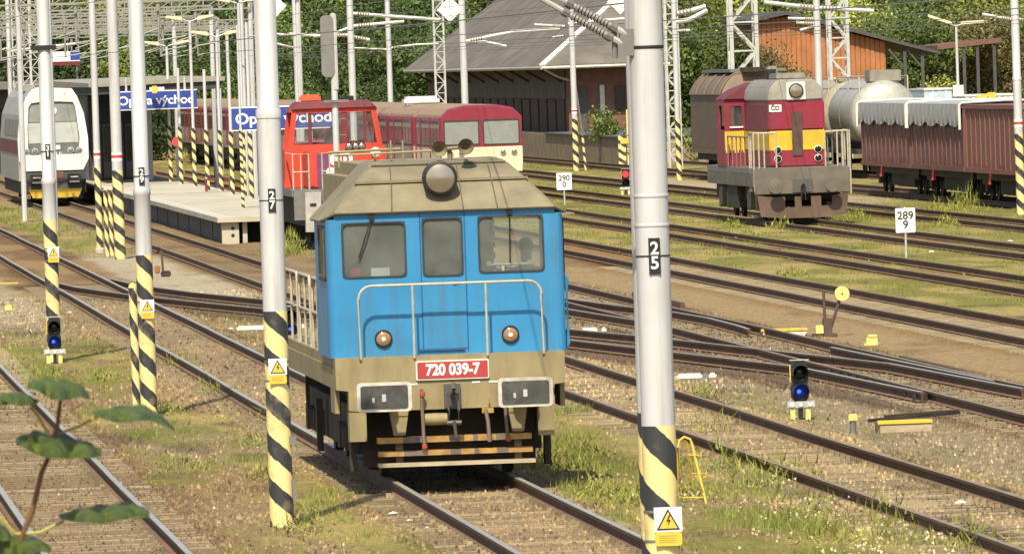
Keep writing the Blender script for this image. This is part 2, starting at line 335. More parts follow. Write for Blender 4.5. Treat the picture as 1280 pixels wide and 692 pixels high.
# ------------------------------------------------------------------ ground
TRK = [(4.0, 0), (8.93, -.0012), (13.81, -.0015), (18.75, -.0019), (23.1, .0003), (27.42, .0015), (32.03, .0009), (37.3, -.001), (42.3, 0), (47.5, 0)]
def tc_(i, Y): return TRK[i][0]+TRK[i][1]*Y
def cross_c(Y):        # centre line of the crossover from the second to the fourth track
    return np.interp(Y, [140, 160, 180, 190, 200, 210, 220, 230, 240, 252], [18.45, 17.95, 15.95, 14.72, 13.55, 12.35, 11.1, 9.95, 9.1, 8.62])
def sst(a, b, x): t = np.clip((x-a)/(b-a), 0, 1); return t*t*(3-2*t)
def land(X, Y):
    """real colour of the ground and how grassy it is, 0..1"""
    X = np.asarray(X, float); Y = np.asarray(Y, float)
    n1 = fbm(X*.55, Y*.10, 3); n2 = fbm(X*1.6, Y*.35, 9); n3 = fbm(X*.25, Y*.05, 21)
    wob = (n2-.5)*1.0
    lat = np.min([np.abs(X-(a+b*Y)) for a, b in TRK], axis=0)
    dcr = np.where((Y > 140) & (Y < 252), np.abs(X-cross_c(Y)), 99); latc = np.minimum(lat, dcr)
    onT = 1-sst(1.25, 1.75, latc+wob*.6)
    rust = np.array([.185,.132,.083]); tan = np.array([.268,.208,.133]); grav = np.array([.275,.235,.175]); lg = np.array([.44,.41,.35])
    oil_and_shade = np.array([.095,.07,.048]); green = np.array([.20,.21,.062]); dry = np.array([.38,.335,.15])
    mixc = lambda c, d, w: c*(1-w[..., None])+d*w[..., None]
    one = np.ones(X.shape+(3,))
    c = one*tan; c = mixc(c, rust, sst(.42, .68, n1)); c = mixc(c, grav, sst(.5, .7, n3)*.5)
    # gravel path between the third and fourth track, service path beyond the fourth
    c = mixc(c, grav, sst(14.6, 15.3, X+wob*.4)*(1-sst(16.9, 17.5, X+wob*.4))*(Y < 205))
    c = mixc(c, np.array([.32,.255,.165]), sst(19.6, 20.3, X)*(1-sst(21.3, 22.2, X)))
    c = mixc(c, np.array([.34,.285,.195]), sst(10.6, 11.4, X)*(1-sst(12.2, 12.9, X))*sst(150, 165, Y)*.8)
    c = mixc(c, lg, sst(10.0, 10.5, X+wob)*(1-sst(12.0, 12.6, X+wob))*sst(225, 240, Y)*(1-sst(285, 305, Y))*.9)
    c = mixc(c, lg, sst(4.4, 5.2, X+wob)*(1-sst(7.6, 8.3, X+wob))*sst(195, 225, Y)*(1-sst(290, 320, Y))*.55)
    c = mixc(c, lg, sst(37.8, 38.6, X)*(1-sst(40.6, 41.2, X))*sst(330, 350, Y)*(1-sst(430, 450, Y))*.8)
    # track beds
    w0 = onT*(X < 6.4); c = mixc(c, rust*1.06, w0)
    w1 = onT*(X > 6.4)*(X < 11.3); c = mixc(c, mixc(one*np.array([.30,.225,.135]), rust, sst(.4, .65, n1)), w1)
    w2 = onT*(X > 11.3)*(X < 16.2)*(Y < 180); c = mixc(c, mixc(one*np.array([.38,.30,.19]), oil_and_shade, sst(.60, .72, fbm(X*.9, Y*.12, 77))), w2)
    w3 = onT*(X > 16.2)*(X < 20.6)+(dcr < 1.6)*(Y > 150); w3 = np.clip(w3, 0, 1)*(Y < 262); c = mixc(c, mixc(one*np.array([.155,.105,.066]), oil_and_shade, sst(.45, .7, n1)), w3*.9)
    w4 = onT*(X > 20.6)*(X < 25.4); c = mixc(c, np.array([.275,.185,.105]), w4)
    w5 = onT*(X > 25.4); c = mixc(c, mixc(one*np.array([.27,.195,.11]), dry, sst(.5, .7, n2)), w5*.75)
    g = np.zeros_like(X)
    def band(a, b, soft, amount, lo, hi): return sst(a, a+soft, X+wob)*(1-sst(b-soft, b, X+wob))*amount*sst(lo, hi, n1*.5+n2*.5)
    g = np.maximum(g, band(5.1, 8.0, .6, 1, .42, .62)*(1-sst(195, 210, Y)*.9))                            # between first and second track
    g = np.maximum(g, band(9.8, 13.1, .4, 1, .33, .53)*(1-sst(150, 166, Y)*.75)*(1-sst(215, 230, Y)))      # beside the blue locomotive
    g = np.maximum(g, band(9.8, 12.5, .6, 1, .30, .5)*sst(285, 305, Y)*(1-sst(400, 420, Y)))
    g = np.maximum(g, band(0, 7.5, .8, .9, .30, .5)*sst(262, 285, Y))
    g = np.maximum(g, band(4.6, 7.6, .5, 1, .35, .55)*sst(165, 172, Y)*(1-sst(194, 200, Y)))
    g = np.maximum(g, band(14.6, 16.2, .6, .5, .45, .65)*(Y < 170))
    for a, b in ((23.75, 26.95), (28.2, 31.55), (32.85, 36.7), (38.0, 41.6)): g = np.maximum(g, band(a, b, .4, 1, .12, .34))
    g = np.maximum(g, band(22.5, 23.7, .4, .25, .5, .7)); g = np.maximum(g, (X > 26.7)*.55*sst(.40, .58, n2))
    g = np.maximum(g, band(43.0, 200, .6, .8, .3, .5))
    g = g*(1-sst(37.8, 38.6, X)*(1-sst(40.6, 41.2, X))*sst(330, 350, Y)*(1-sst(430, 450, Y)))
    wd = sst(41.0, 41.4, X)*(1-sst(43.9, 44.3, X))*sst(300, 306, Y)*(1-sst(358, 362, Y)); c = mixc(c, oil_and_shade*.8, wd*.9); g = g*(1-wd)  # shade below the parked wagons painted into the bed, along with oily dirt
    lawn = mixc(one*green, dry, sst(.42, .66, fbm(X*.8, Y*.16, 55)))
    c = mixc(c, lawn, g*.85)
    stain = np.exp(-((lat-.84)/.20)**2)*(.75-.35*sst(230, 330, Y))*(1-g*.8); c = mixc(c, np.array([.115,.075,.045]), stain)
    c = c*np.array([.93,.83,.67])
    # stains that belong to the ground
    dark = sst(.62, .8, fbm(X*.7, Y*.2, 31)); c = c*(1-.35*dark[..., None])
    return c, g
xs = np.concatenate([np.linspace(-400, -12, 10), np.arange(-10, 0, 1.), np.arange(0, 34, .16), np.arange(34, 60, .5), np.linspace(62, 600, 14)])
ys = [-80, -20, 20, 50, 70]; y = 80.
while y < 620: ys.append(y); y += max(.28, y*y/95000)
ys = np.array(ys+[640, 700, 800, 1000, 1300, 1600])
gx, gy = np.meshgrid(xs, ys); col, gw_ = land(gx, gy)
gz = -.20+(fbm(gx*2.2, gy*1.1, 5)-.5)*.07+gw_*.03
lat = np.min([np.abs(gx-(a+b*gy)) for a, b in TRK], axis=0); bed = 1-sst(1.3, 2.0, lat)
gz = np.where(bed > 0, gz*(1-bed)+bed*(-.172+(fbm(gx*3, gy*1.5, 8)-.5)*.016), gz)
nx, ny = len(xs), len(ys); idx = np.arange(nx*ny).reshape(ny, nx)
q = np.stack([idx[:-1,:-1], idx[:-1,1:], idx[1:,1:], idx[1:,:-1]], -1).reshape(-1, 4)
m_ground = mat('yard_ground', (0,0,0), .95, var=.48, scale=13, attr=True, bump=1, bscale=30, spec=.1)
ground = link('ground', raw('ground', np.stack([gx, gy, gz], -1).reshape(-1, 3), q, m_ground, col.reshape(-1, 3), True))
tag(ground, kind='structure')

# ------------------------------------------------------------------ tracks
RAIL = [(-.036, 0), (.036, 0), (.036, -.035), (.012, -.05), (.012, -.125), (.07, -.142), (.07, -.152), (-.07, -.152), (-.07, -.142), (-.012, -.125), (-.012, -.05), (-.036, -.035)]
def rail_mesh(pts, shiny):
    b = MB(); n = len(RAIL); vs = []; fs = []; mi = []
    P = [Vector((p[0], p[1], p[2] if len(p) > 2 else 0)) for p in pts]
    for i, p in enumerate(P):
        d = (P[min(i+1, len(P)-1)]-P[max(i-1, 0)]); d.z = 0; d.normalize(); s = Vector((d.y, -d.x, 0))
        vs += [p+s*a+Vector((0, 0, h)) for a, h in RAIL]
    for i in range(len(P)-1):
        for j in range(n):
            j2 = (j+1) % n; fs.append((i*n+j, i*n+j2, (i+1)*n+j2, (i+1)*n+j)); mi.append(1 if j == 0 else 2 if j in (4, 8) else 0)
    fs.append(tuple(range(n))); mi.append(0); fs.append(tuple((len(P)-1)*n+j for j in range(n))); mi.append(0)
    b.v = [tuple(v) for v in vs]; b.f = fs; b.mi = mi
    return b
def sleeper_mesh():
    b = MB(); b.hexa([(-1.28,-.125,-.30),(1.28,-.125,-.30),(1.28,.125,-.30),(-1.28,.125,-.30)], [(-1.25,-.10,-.158),(1.25,-.10,-.158),(1.25,.10,-.158),(-1.25,.10,-.158)])
    for x in (-.75, .75):
        for s in (-1, 1): b.box(x+s*.11-.03, x+s*.11+.03, -.05, .05, -.158, -.118)
    return b
SLP = None
def track(i, y0, y1, shiny, near=None, far_sl=None, amp=.012):
    t = thing('railway_track', None, None); t['kind'] = 'structure'
    for s in (-.75, .75):
        yy = np.concatenate([np.arange(y0, min(y1, 260), 2.5), np.arange(max(y0, 260), y1, 8)]); yy = np.append(yy, y1)
        pts = [(tc_(i, y)+s+(vnoise(np.array(y*.09), np.array(i*7.+s))-.5)*2*amp, y, (vnoise(np.array(y*.07), np.array(i*3.+s+40))-.5)*.02) for y in yy]
        rail_mesh(pts, shiny).build('rail', [m_rail, m_head if shiny else m_headdull, m_foot], t)
    global SLP
    if near:
        for k, y in enumerate(np.arange(near[0], near[1], .62)):
            if SLP is None: o = sleeper_mesh().build('sleeper', m_sleeper, t); SLP = o.data
            else: o = link('sleeper', SLP, t)
            o.location = (tc_(i, y), y, random.uniform(-.006, .004)); o.rotation_euler[2] = random.uniform(-.01, .01)
    if far_sl:
        b = MB()
        for y in np.arange(far_sl[0], far_sl[1], .62):
            x = tc_(i, y); b.box(x-1.28, x+1.28, y-.12, y+.12, -.3, -.160+random.uniform(-.004, .004))
        tag(b.build('sleepers', m_sleeper, t), kind='stuff')
    return t
track(0, 85, 420, True, (96, 158), (158.4, 220))
track(1, 85, 560, True, (96, 122), (122.5, 250))
track(2, 90, 520, False, (99, 165), (165.5, 230))
track(3, 120, 300, False, None, (125, 260))
track(4, 150, 520, False, None, (160, 250)); track(5, 190, 560, False); track(6, 220, 540, False)
track(7, 260, 560, False); track(8, 290, 620, False); track(9, 300, 560, False)
# crossover with its frog, guard rail and switch blades
t = thing('railway_crossover', None, None); t['kind'] = 'structure'
yy = np.arange(146, 250, 2.)
for s in (-.75, .75): rail_mesh([(float(cross_c(y))+s, y, .004) for y in yy], True).build('rail', [m_rail, m_head, m_foot], t)
rail_mesh([(17.70, 214, 0), (18.25, 204, 0), (18.72, 198.5, 0), (18.92, 192, 0), (18.88, 186, 0), (18.80, 183, 0)], True).build('guard_rail', [m_rail, m_head, m_foot], t)
rail_mesh([(17.05, 203, .003), (17.35, 196, .003), (17.6, 190.6, .003)], True).build('switch_blade', [m_rail, m_head, m_foot], t)
rail_mesh([(tc_(3, 150)+.66, 150, .002), (tc_(3, 170)+.45, 170, .002)], True).build('switch_blade', [m_rail, m_head, m_foot], t)
b = MB()
for y in np.arange(140, 236, .62):
    x = float(cross_c(y)); b.box(x-1.35, x+1.35, y-.12, y+.12, -.3, -.163)
tag(b.build('sleepers', mat('oily_sleeper', (.12, .085, .055), .9, var=.3), t), kind='stuff')
b = MB()
for k in range(12):
    y = 146.5+k*1.15; x = tc_(3, y)-.84; b.box(x-.16, x+.05, y-.08, y+.08, -.15, -.04)
b.build('slide_chairs', m_under, t)
b = MB(); b.beam((16.0, 139.5, -.15), (17.4, 140.4, -.11), .06, .05); b.beam((16.4, 141, -.16), (17.5, 141.4, -.13), .05, .05); b.build('point_rods', m_under, t)
b = MB(); b.box(tc_(3,159)+.9, tc_(3,159)+1.0, 156, 164, -.2, -.01); b.box(19.9-.25, 20.0-.25, 205, 216, -.2, -.02); b.build('switch_plates', mat('rust_plate', (.12,.075,.045), .85), t)

# ------------------------------------------------------------------ ballast stones, grass and flowers (nobody could count them)
def scatter(n, x0, x1, y0, y1, dens):
    u = rng.random(n); Y = y0*(y1/y0)**u; X = x0+(x1-x0)*rng.random(n)
    X = X+(Y-y0)*.076*0; k = rng.random(n) < dens(X, Y); return X[k], Y[k]
def stones(n):
    u = rng.random(n); Y = 92*(240/92)**u; X = Y*(.0787-.056)+rng.random(n)*Y*.112
    c, g = land(X, Y); lat = np.min([np.abs(X-(a+b*Y)) for a, b in TRK], axis=0)
    k = (rng.random(n) < np.where(lat < 1.7, 1, .30)*(1-g*.85)) & (X < 20) & (np.abs(lat-.75) > .09); ph = np.where(X < 11.3, (Y-96) % .62, (Y-99) % .62); k &= ~((np.minimum(ph, .62-ph) < .13) & (lat < 1.3) & (rng.random(n) < .85)); X, Y, c, lat = X[k], Y[k], c[k], lat[k]; n = len(X)
    r = rng.uniform(.014, .040, n)*(1+.25*(Y > 150)); hgt = r*rng.uniform(.6, 1.5, n); a0 = rng.random(n)*6.28
    V = np.zeros((n, 5, 3)); z0 = np.where(lat < 1.5, -.197, -.215)
    for j in range(4):
        a = a0+j*PI/2+rng.uniform(-.5, .5, n); rr = r*rng.uniform(.7, 1.3, n)
        V[:, j, 0] = X+rr*np.cos(a); V[:, j, 1] = Y+rr*np.sin(a); V[:, j, 2] = z0
    V[:, 4, 0] = X+rng.uniform(-.4, .4, n)*r; V[:, 4, 1] = Y+rng.uniform(-.4, .4, n)*r; V[:, 4, 2] = z0+.02+hgt
    o = (np.arange(n)*5)[:, None]; Fc = np.stack([o+np.array([[0, 1, 4]]), o+np.array([[1, 2, 4]]), o+np.array([[2, 3, 4]]), o+np.array([[3, 0, 4]])], 1).reshape(-1, 3)
    tone = (np.where(rng.random(n) < .15, .40, 1.04)*rng.lognormal(-.03, .28, n))[:, None]; pale = (rng.random(n) < .006)[:, None]
    C = np.where(pale, np.array([[.46,.43,.37]]), c*tone*np.array([[1, .99, .97]])+.015)
    me = raw('ballast_stones', V.reshape(-1, 3), Fc, m_stonec, np.repeat(np.clip(C, .02, .7), 5, 0))
    tag(link('ballast_stones', me), 'loose brown and grey ballast stones between the near rails', 'ballast', kind='stuff')
stones(200000)
def grass(n):
    u = rng.random(n); Y = 92*(520/92)**u; X = Y*(.0787-.058)+rng.random(n)*Y*.116
    c, g = land(X, Y); clump = sst(.48, .72, fbm(X*1.7, Y*.6, 91)); lat = np.min([np.abs(X-(a+b*Y)) for a, b in TRK], axis=0)
    k = (rng.random(n) < g*(.35+.65*clump)) & (X < 43) & ((np.abs(lat-.75) > .07) | (X > 26)); X, Y, c, clump = X[k], Y[k], c[k], clump[k]; n = len(X)
    rich = np.where((X > 9.8) & (X < 13) & (Y < 160), 1.0, .7)*np.where(X > 24, .8, 1)
    h = rng.uniform(.03, .115, n)*(.5+1.1*clump)*rich*(1+.3*(Y > 250)); w = rng.uniform(.006, .014, n)*np.clip(Y/130, .9, 2.6)
    a = rng.random(n)*6.28; ln = h*rng.uniform(-.7, .7, (2, n)); z0 = np.full(n, -.215)
    V = np.zeros((n, 3, 3)); V[:, 0] = np.stack([X-w*np.cos(a), Y-w*np.sin(a), z0], -1); V[:, 1] = np.stack([X+w*np.cos(a), Y+w*np.sin(a), z0], -1)
    V[:, 2] = np.stack([X+ln[0], Y+ln[1], z0+.03+h], -1)
    t = rng.random(n)[:, None]; lush = clump[:, None]*.6+rng.random(n)[:, None]*.4
    C = (np.array([[.27,.255,.085]])*(1-lush)+np.array([[.17,.205,.045]])*lush)*(.75+.5*t)
    me = raw('grass', V.reshape(-1, 3), np.arange(n*3).reshape(n, 3), m_grass, np.repeat(C, 3, 0))
    tag(link('grass', me), 'yellow green grass and weeds growing between the tracks', 'grass', kind='stuff')
grass(760000)
def weeds():    # taller bushy weeds: clumps of upright leaves
    spots = [(11.4,118,.45,60),(12.2,112,.4,60),(11.7,106,.4,60),(12.35,119.5,.55,50),(12.5,125,.6,60),(10.4,127,.5,60),(11.2,131,.5,80),(12.9,121,.55,60),(12.6,109,.5,60),(12.9,103,.5,60),
             (13.6,138,.5,40),(14.9,152,.45,40),(6.9,128,.35,60),(5.9,131,.3,50),(7.3,140,.35,40),(6.4,172,.3,60),(5.5,174,.35,60),(7.9,163,.35,50),(9.9,166,.5,60),(10.3,170,.45,50),(8.0,178,.5,40),(10.9,186,.7,30),
             (16.0,283,1.0,90),(15.6,281,.8,60),(17.0,282,.9,60),(34.9,306,.6,70),(35.8,290,.5,60),(31.5,296,.5,60),(30.6,301,.45,60),(39.3,313,1.3,50),(39.9,320,.8,60),(38.9,318,.6,60),(28.9,280,.4,50),(24.9,232,.35,50),
             (8.2,150,.4,40),(10.0,142,.5,70),(6.3,112.5,.3,60),(6.6,115.2,.3,60),(6.6,153.5,.35,60),(10.35,119,.45,90),(10.75,117.5,.4,80),(10.2,116.5,.35,60)]
    Vs = []; Cs = []
    for (x, y, h, n) in spots:
        n = int(n*4); px = x+rng.normal(0, .24, n); py = y+rng.normal(0, .9, n); hh = h*rng.uniform(.1, 1, n)*np.exp(-((px-x)/.42)**2)
        a = rng.random(n)*6.28; w = rng.uniform(.005, .014, n)*(1 if y < 200 else 1.7); lean = rng.normal(0, .09, (2, n))
        z = -.2+rng.random(n)*hh*.75
        V = np.zeros((n, 3, 3)); V[:, 0] = np.stack([px-w*np.cos(a), py-w*np.sin(a), z], -1); V[:, 1] = np.stack([px+w*np.cos(a), py+w*np.sin(a), z], -1)
        V[:, 2] = np.stack([px+lean[0]*.7, py+lean[1], z+hh*.30+.02], -1); Vs.append(V.reshape(-1, 3))
        C = np.array([[.17,.20,.045]])*rng.uniform(.6, 1.4, (n, 1))+np.array([[.13,.09,.02]])*rng.random((n, 1)); Cs.append(np.repeat(C, 3, 0))
    V = np.concatenate(Vs); tag(link('weeds', raw('weeds', V, np.arange(len(V)).reshape(-1, 3), m_grass, np.concatenate(Cs))), 'clumps of bushy green weeds beside the rails', 'weeds', kind='stuff')
weeds()
def flowers(n=1000):
    Y = rng.uniform(94, 122, n); X = 11.5+rng.normal(0, .75, n); k = (fbm(X*1.5, Y*.5, 66) > .47) & (X > 10.1) & (X < 12.8); X, Y = X[k], Y[k]; n = len(X)
    r = rng.uniform(.012, .024, n); a = rng.random(n)*6.28; z = rng.uniform(-.13, -.02, n)
    V = np.zeros((n, 3, 3))
    for j in range(3): V[:, j] = np.stack([X+r*np.cos(a+j*2.1), Y+r*.4*np.sin(a+j*2.1), z+r*np.sin(a+j*2.1)], -1)
    C = np.array([[.50,.43,.27]])*rng.uniform(.6, 1.1, (n, 1))
    tag(link('clover_flowers', raw('clover_flowers', V.reshape(-1, 3), np.arange(n*3).reshape(n, 3), m_grass, np.repeat(C, 3, 0))), 'small whitish clover flowers in the grass by the near track', 'flowers', kind='stuff')
flowers()

# ------------------------------------------------------------------ shared vehicle parts
def window(parent, x0, x1, z0, z1, y, gl, fr=.035, r=.06, fm=None, depth=.05):
    """rounded gasket ring with a pane as its sub-part, in the xz plane at y facing -y"""
    b = MB(); b.ring(rrect(x0-fr*.6, x1+fr*.6, z0-fr*.6, z1+fr*.6, r), rrect(x0+fr, x1-fr, z0+fr, z1-fr, r), 'y', y-.012, y+depth)
    w = b.build('window', fm or m_rubber, parent)
    p = MB(); p.prism(rrect(x0+fr-.01, x1-fr+.01, z0+fr-.01, z1-fr+.01, r), 'y', y+.012, y+.02); p.build('pane', gl, w)
    return w
def side_window(parent, y0, y1, z0, z1, x, gl, fr=.035, fm=None):
    b = MB(); b.ring(rrect(y0, y1, z0, z1, .05), rrect(y0+fr, y1-fr, z0+fr, z1-fr, .04), 'x', x-.015, x+.03)
    w = b.build('window', fm or m_rubber, parent)
    p = MB(); p.box(x-.004, x+.004, y0+fr-.01, y1-fr+.01, z0+fr-.01, z1-fr+.01); p.build('pane', gl, w); return w
def wheelset(parent, y, r=.46, g=.75):
    for s in (-1, 1):
        b = MB(); b.lathe([(0, s*(g-.07)), (r*.55, s*(g-.06)), (r*.62, s*(g-.02)), (r+.03, s*(g-.04)), (r, s*(g-.01)), (r*.98, s*(g+.07)), (r*.75, s*(g+.075)), (r*.7, s*(g+.04)), (r*.3, s*(g+.05)), (r*.28, s*(g+.12)), (0, s*(g+.12))], 20, 'x', (0, y, r))
        w = b.build('wheel', m_under, parent, smooth=True)
    b = MB(); b.tube([(-g, y, r), (g, y, r)], .08); b.build('axle', m_under, parent)
def lamp(name, parent, x, y, z, r, rim, lens, k=.06):
    b = MB(); b.lathe([(0, 0), (r, 0), (r*1.04, -k), (r*.9, -k-.015), (r*.88, -k+.01), (0, -k+.01)], 20, 'y', (x, y, z)); o = b.build(name, rim, parent, smooth=True)
    c = MB(); c.lathe([(r*.88, -k+.004), (r*.6, -k-.015), (.001, -k-.028)], 20, 'y', (x, y, z)); c.build('lens', lens, o, smooth=True); return o
def railing(parent, pts_top, z0, posts, r, mt, mid=None, name='handrail'):
    b = MB(); b.tube(pts_top, r, 8)
    for p in posts: b.tube([(p[0], p[1], z0), p], r*.9, 6)
    if mid:
        for h in mid: b.tube([(p[0], p[1], z0+h) for p in pts_top], r*.7, 6)
    return b.build(name, mt, parent, smooth=True)

# ------------------------------------------------------------------ the blue shunting locomotive
L = thing('shunting_locomotive', 'blue and khaki diesel shunter with red number plate, nearest locomotive in the yard', 'locomotive', (8.78, 121.3, 0))
b = MB()   # cab shell with openings
FW = [(-1.27, -.49, 2.50, 3.17), (-.28, .21, 2.49, 3.20), (.41, 1.21, 2.51, 3.20)]
b.holes(-1.36, 1.36, 1.52, 3.30, FW, .30, .35)
for s in (-1, 1):   # rounded corner and side wall with an opening
    for k in range(4):
        a0, a1 = PI/2*k/4, PI/2*(k+1)/4; c = .10
        p = lambda a, rr: (s*(1.36+rr*math.sin(a)), .30+.10-rr*math.cos(a))
        o0, o1, i0, i1 = p(a0, .1), p(a1, .1), p(a0, .055), p(a1, .055)
        b.hexa([(*o0, 1.52), (*o1, 1.52), (*i1, 1.52), (*i0, 1.52)], [(*o0, 3.22), (*o1, 3.22), (*i1, 3.22), (*i0, 3.22)])
    X0, X1 = (1.415, 1.46) if s > 0 else (-1.46, -1.415)
    for (ya, yb, za, zb) in ((.40, .62, 1.52, 3.21), (.62, 1.85, 1.52, 2.46), (.62, 1.85, 3.14, 3.21), (1.85, 2.75, 1.52, 3.21)): b.box(X0, X1, ya, yb, za, zb)
cab = b.build('cab', m_blue, L, smooth=True)
b = MB(); b.holes(-1.414, 1.414, 1.52, 3.28, [(-1.36, -1.12, 2.45, 3.12), (.78, 1.36, 2.35, 3.16)], 2.70, 2.75); b.box(-1.41, 1.41, .36, 2.7, 1.50, 1.55)
b.box(-1.34, 1.34, .37, .70, 1.55, 2.46); b.box(-.3, .3, 1.0, 1.6, 1.55, 2.2)
b.build('cab_interior', m_intgrey, L)
for q in FW: window(L, *q, .30, m_glassd, .013, .06)
for s in (-1, 1):
    w = side_window(L, .62, 1.85, 2.46, 3.14, s*1.462, m_glassd, .04, m_rubber)
b = MB(); b.box(-.315, -.300, .292, .300, 1.56, 3.28); b.box(.235, .25, .292, .300, 1.56, 3.28); b.box(-.36, .2, .270, .300, 1.575, 1.60); b.build('door_seam', mat('blue_shadow_gap', (.02, .09, .25), .6), L)
b = MB(); b.box(-.30, .235, .289, .30, 1.60, 2.46); d = b.build('front_door', m_blue, L)
b = MB(); b.beam((.08, .27, 2.40), (.14, .27, 2.42), .02, .02); b.build('handle', m_darksteel, d)
for (x0, z0, x1, z1) in ((-.90, 3.24, -1.07, 2.74), (.80, 3.26, .79, 2.62)):
    b = MB(); b.tube([(x0, .27, z0), (x0*.5+x1*.5, .25, (z0+z1)/2), (x1, .275, z1)], .011, 6); b.box(x0-.03, x0+.03, .26, .30, z0-.04, z0+.03); b.build('wiper', m_black, L)
R_ = [(-1.54, .75, 3.19), (1.54, .75, 3.19), (-1.54, 2.8, 3.19), (1.54, 2.8, 3.19), (-1.36, .24, 3.295), (1.36, .24, 3.295), (-1.49, .42, 3.22), (1.49, .42, 3.22), (-1.34, 2.8, 3.33), (1.34, 2.8, 3.33), (-1.22, .42, 3.46), (1.22, .42, 3.46),
      (-1.04, .66, 3.66), (1.04, .66, 3.66), (-.86, 1.02, 3.85), (.86, 1.02, 3.85), (-.80, 1.3, 3.90), (.80, 1.3, 3.90), (-.84, 2.8, 3.91), (.84, 2.8, 3.91)]
rf = hull(R_, 'roof', m_roofk, L, .025)
b = MB(); b.tube([(-1.50, .42, 3.225), (-1.35, .25, 3.298), (1.35, .25, 3.298), (1.50, .42, 3.225)], .018, 6); b.box(1.44, 1.60, .25, 1.2, 3.19, 3.21); b.build('drip_rail', m_roofk, rf)
b = MB()
for x in (.22, .62, -.62): b.beam((x*1.05, .215, 3.32), (x, .60, 3.64), .012, .012); b.beam((x, .60, 3.64), (x*.98, .98, 3.845), .012, .012)
b.build('seam', mat('roof_seam', (.10, .085, .06), .8), rf)
b = MB(); b.beam((-1.07, .63, 3.66), (1.07, .63, 3.66), .05, .03); b.build('roof_rib', m_roofk, rf)
b = MB(); b.tube([(-.83, 1.02, 3.862), (.83, 1.02, 3.862)], .018, 6); b.build('edge_bead', mat('roof_edge', (.15, .125, .085), .8), rf)
hl = lamp('headlight', L, -.035, .62, 3.69, .205, m_black, m_chrome, .34)
b = MB(); b.box(-.16, .14, .55, .8, 3.44, 3.6); b.build('bracket', m_roofk, hl)
for x in (-.80, .765): q = lamp('marker_lamp', L, x, .30, 1.745, .105, m_black, m_lampglass, .03); c = MB(); c.lathe([(0, -.062), (.020, -.058), (.024, -.04)], 12, 'y', (x, .297, 1.74)); c.build('bulb', m_glow, q)
b = MB()   # roof horns and pipes
for x, z in ((.0, 4.04), (.33, 4.06)): b.lathe([(.025, .5), (.03, .2), (.06, .08), (.10, 0), (.09, .02), (.02, .15)], 14, 'y', (x, .75, z))
b.tube([(.02, 1.2, 4.03), (.33, 1.2, 4.05)], .025, 6); b.tube([(.16, 1.25, 3.85), (.16, 1.25, 4.04)], .03, 6)
b.build('horns', m_roofk, L, smooth=True)
b = MB(); b.tube([(-1.25, 1.5, 4.0), (-.9, 1.45, 4.0), (-.02, 1.3, 4.02)], .016, 6); b.tube([(-1.3, 2.0, 4.03), (-.4, 2.0, 4.05)], .02, 6)
for x in (-1.2, -.75, -.55, -.4): b.tube([(x, 1.5, 3.85), (x, 1.5, 4.16 if x > -.6 else 4.02)], .014, 6)
b.build('roof_pipes', m_khaki, L)
b = MB(); b.box(-.84, .74, 2.8, 11.1, 1.52, 3.84); b.build('engine_hood', m_khaki, L, bevel=.16)
b = MB()   # louvres on the hood sides
for s in (-1, 1):
    for y0 in (3.4, 5.6, 7.8):
        for k in range(8): b.box(s*.84-.015, s*.84+.015, y0, y0+1.6, 2.2+k*.14, 2.27+k*.14)
b.build('louvres', m_khaki, L)
b = MB(); b.box(-1.40, 1.40, .35, 11.9, 1.38, 1.52); b.build('walkway', m_khaki, L)
b = MB()   # headstock
b.prism([(-1.42, 1.525), (-1.42, 1.14), (-1.27, 1.12), (-1.27, .88), (-1.08, .86), (-.95, .865), (.95, .865), (1.08, .86), (1.25, .88), (1.25, 1.12), (1.40, 1.14), (1.40, 1.525)][::-1], 'y', 0, .36)
b.box(-1.27, -1.06, .01, .34, .50, .861); b.box(1.05, 1.25, .01, .34, .50, .861)
b.build('headstock', m_khaki, L)
b = MB()
for s in (-1, 1):
    xa, xb = sorted((s*1.42, s*1.36)); b.box(xa, xb, .362, 11.9, 1.14, 1.40); b.box(xa, xb, .362, 1.15, .84, 1.139)
b.build('side_frame', m_khaki, L)
b = MB(); b.box(-1.1, 1.1, 11.9, 12.1, .55, 1.5); b.box(-.9, .9, .4, 11.9, .85, 1.38); b.box(-1.1, -.1, 4.6, 8, .3, .86); b.box(.1, 1.1, 4.6, 8, .3, .86); b.build('underframe', m_under, L)
for y0 in (2.6, 9.4):
    b = MB()
    for s in (-1, 1):
        b.box(s*1.02-.07, s*1.02+.07, y0-1.9, y0+1.9, .55, .85)
        for dy in (-1.2, 1.2): b.box(s*1.08-.1, s*1.08+.1, y0+dy-.22, y0+dy+.22, .30, .62)
        for dy in (-.6, 0, .6): b.lathe([(.1, 0), (.1, .26)], 10, 'z', (s*1.08, y0+dy, .32))
        b.box(s*1.2-.04, s*1.2+.04, y0-2.1, y0-1.9, .12, .8)
    b.box(-1, 1, y0-.2, y0+.2, .5, .8); bg_ = b.build('bogie', m_under, L)
    for dy in (-1.2, 1.2): wheelset(bg_, y0+dy, .5)
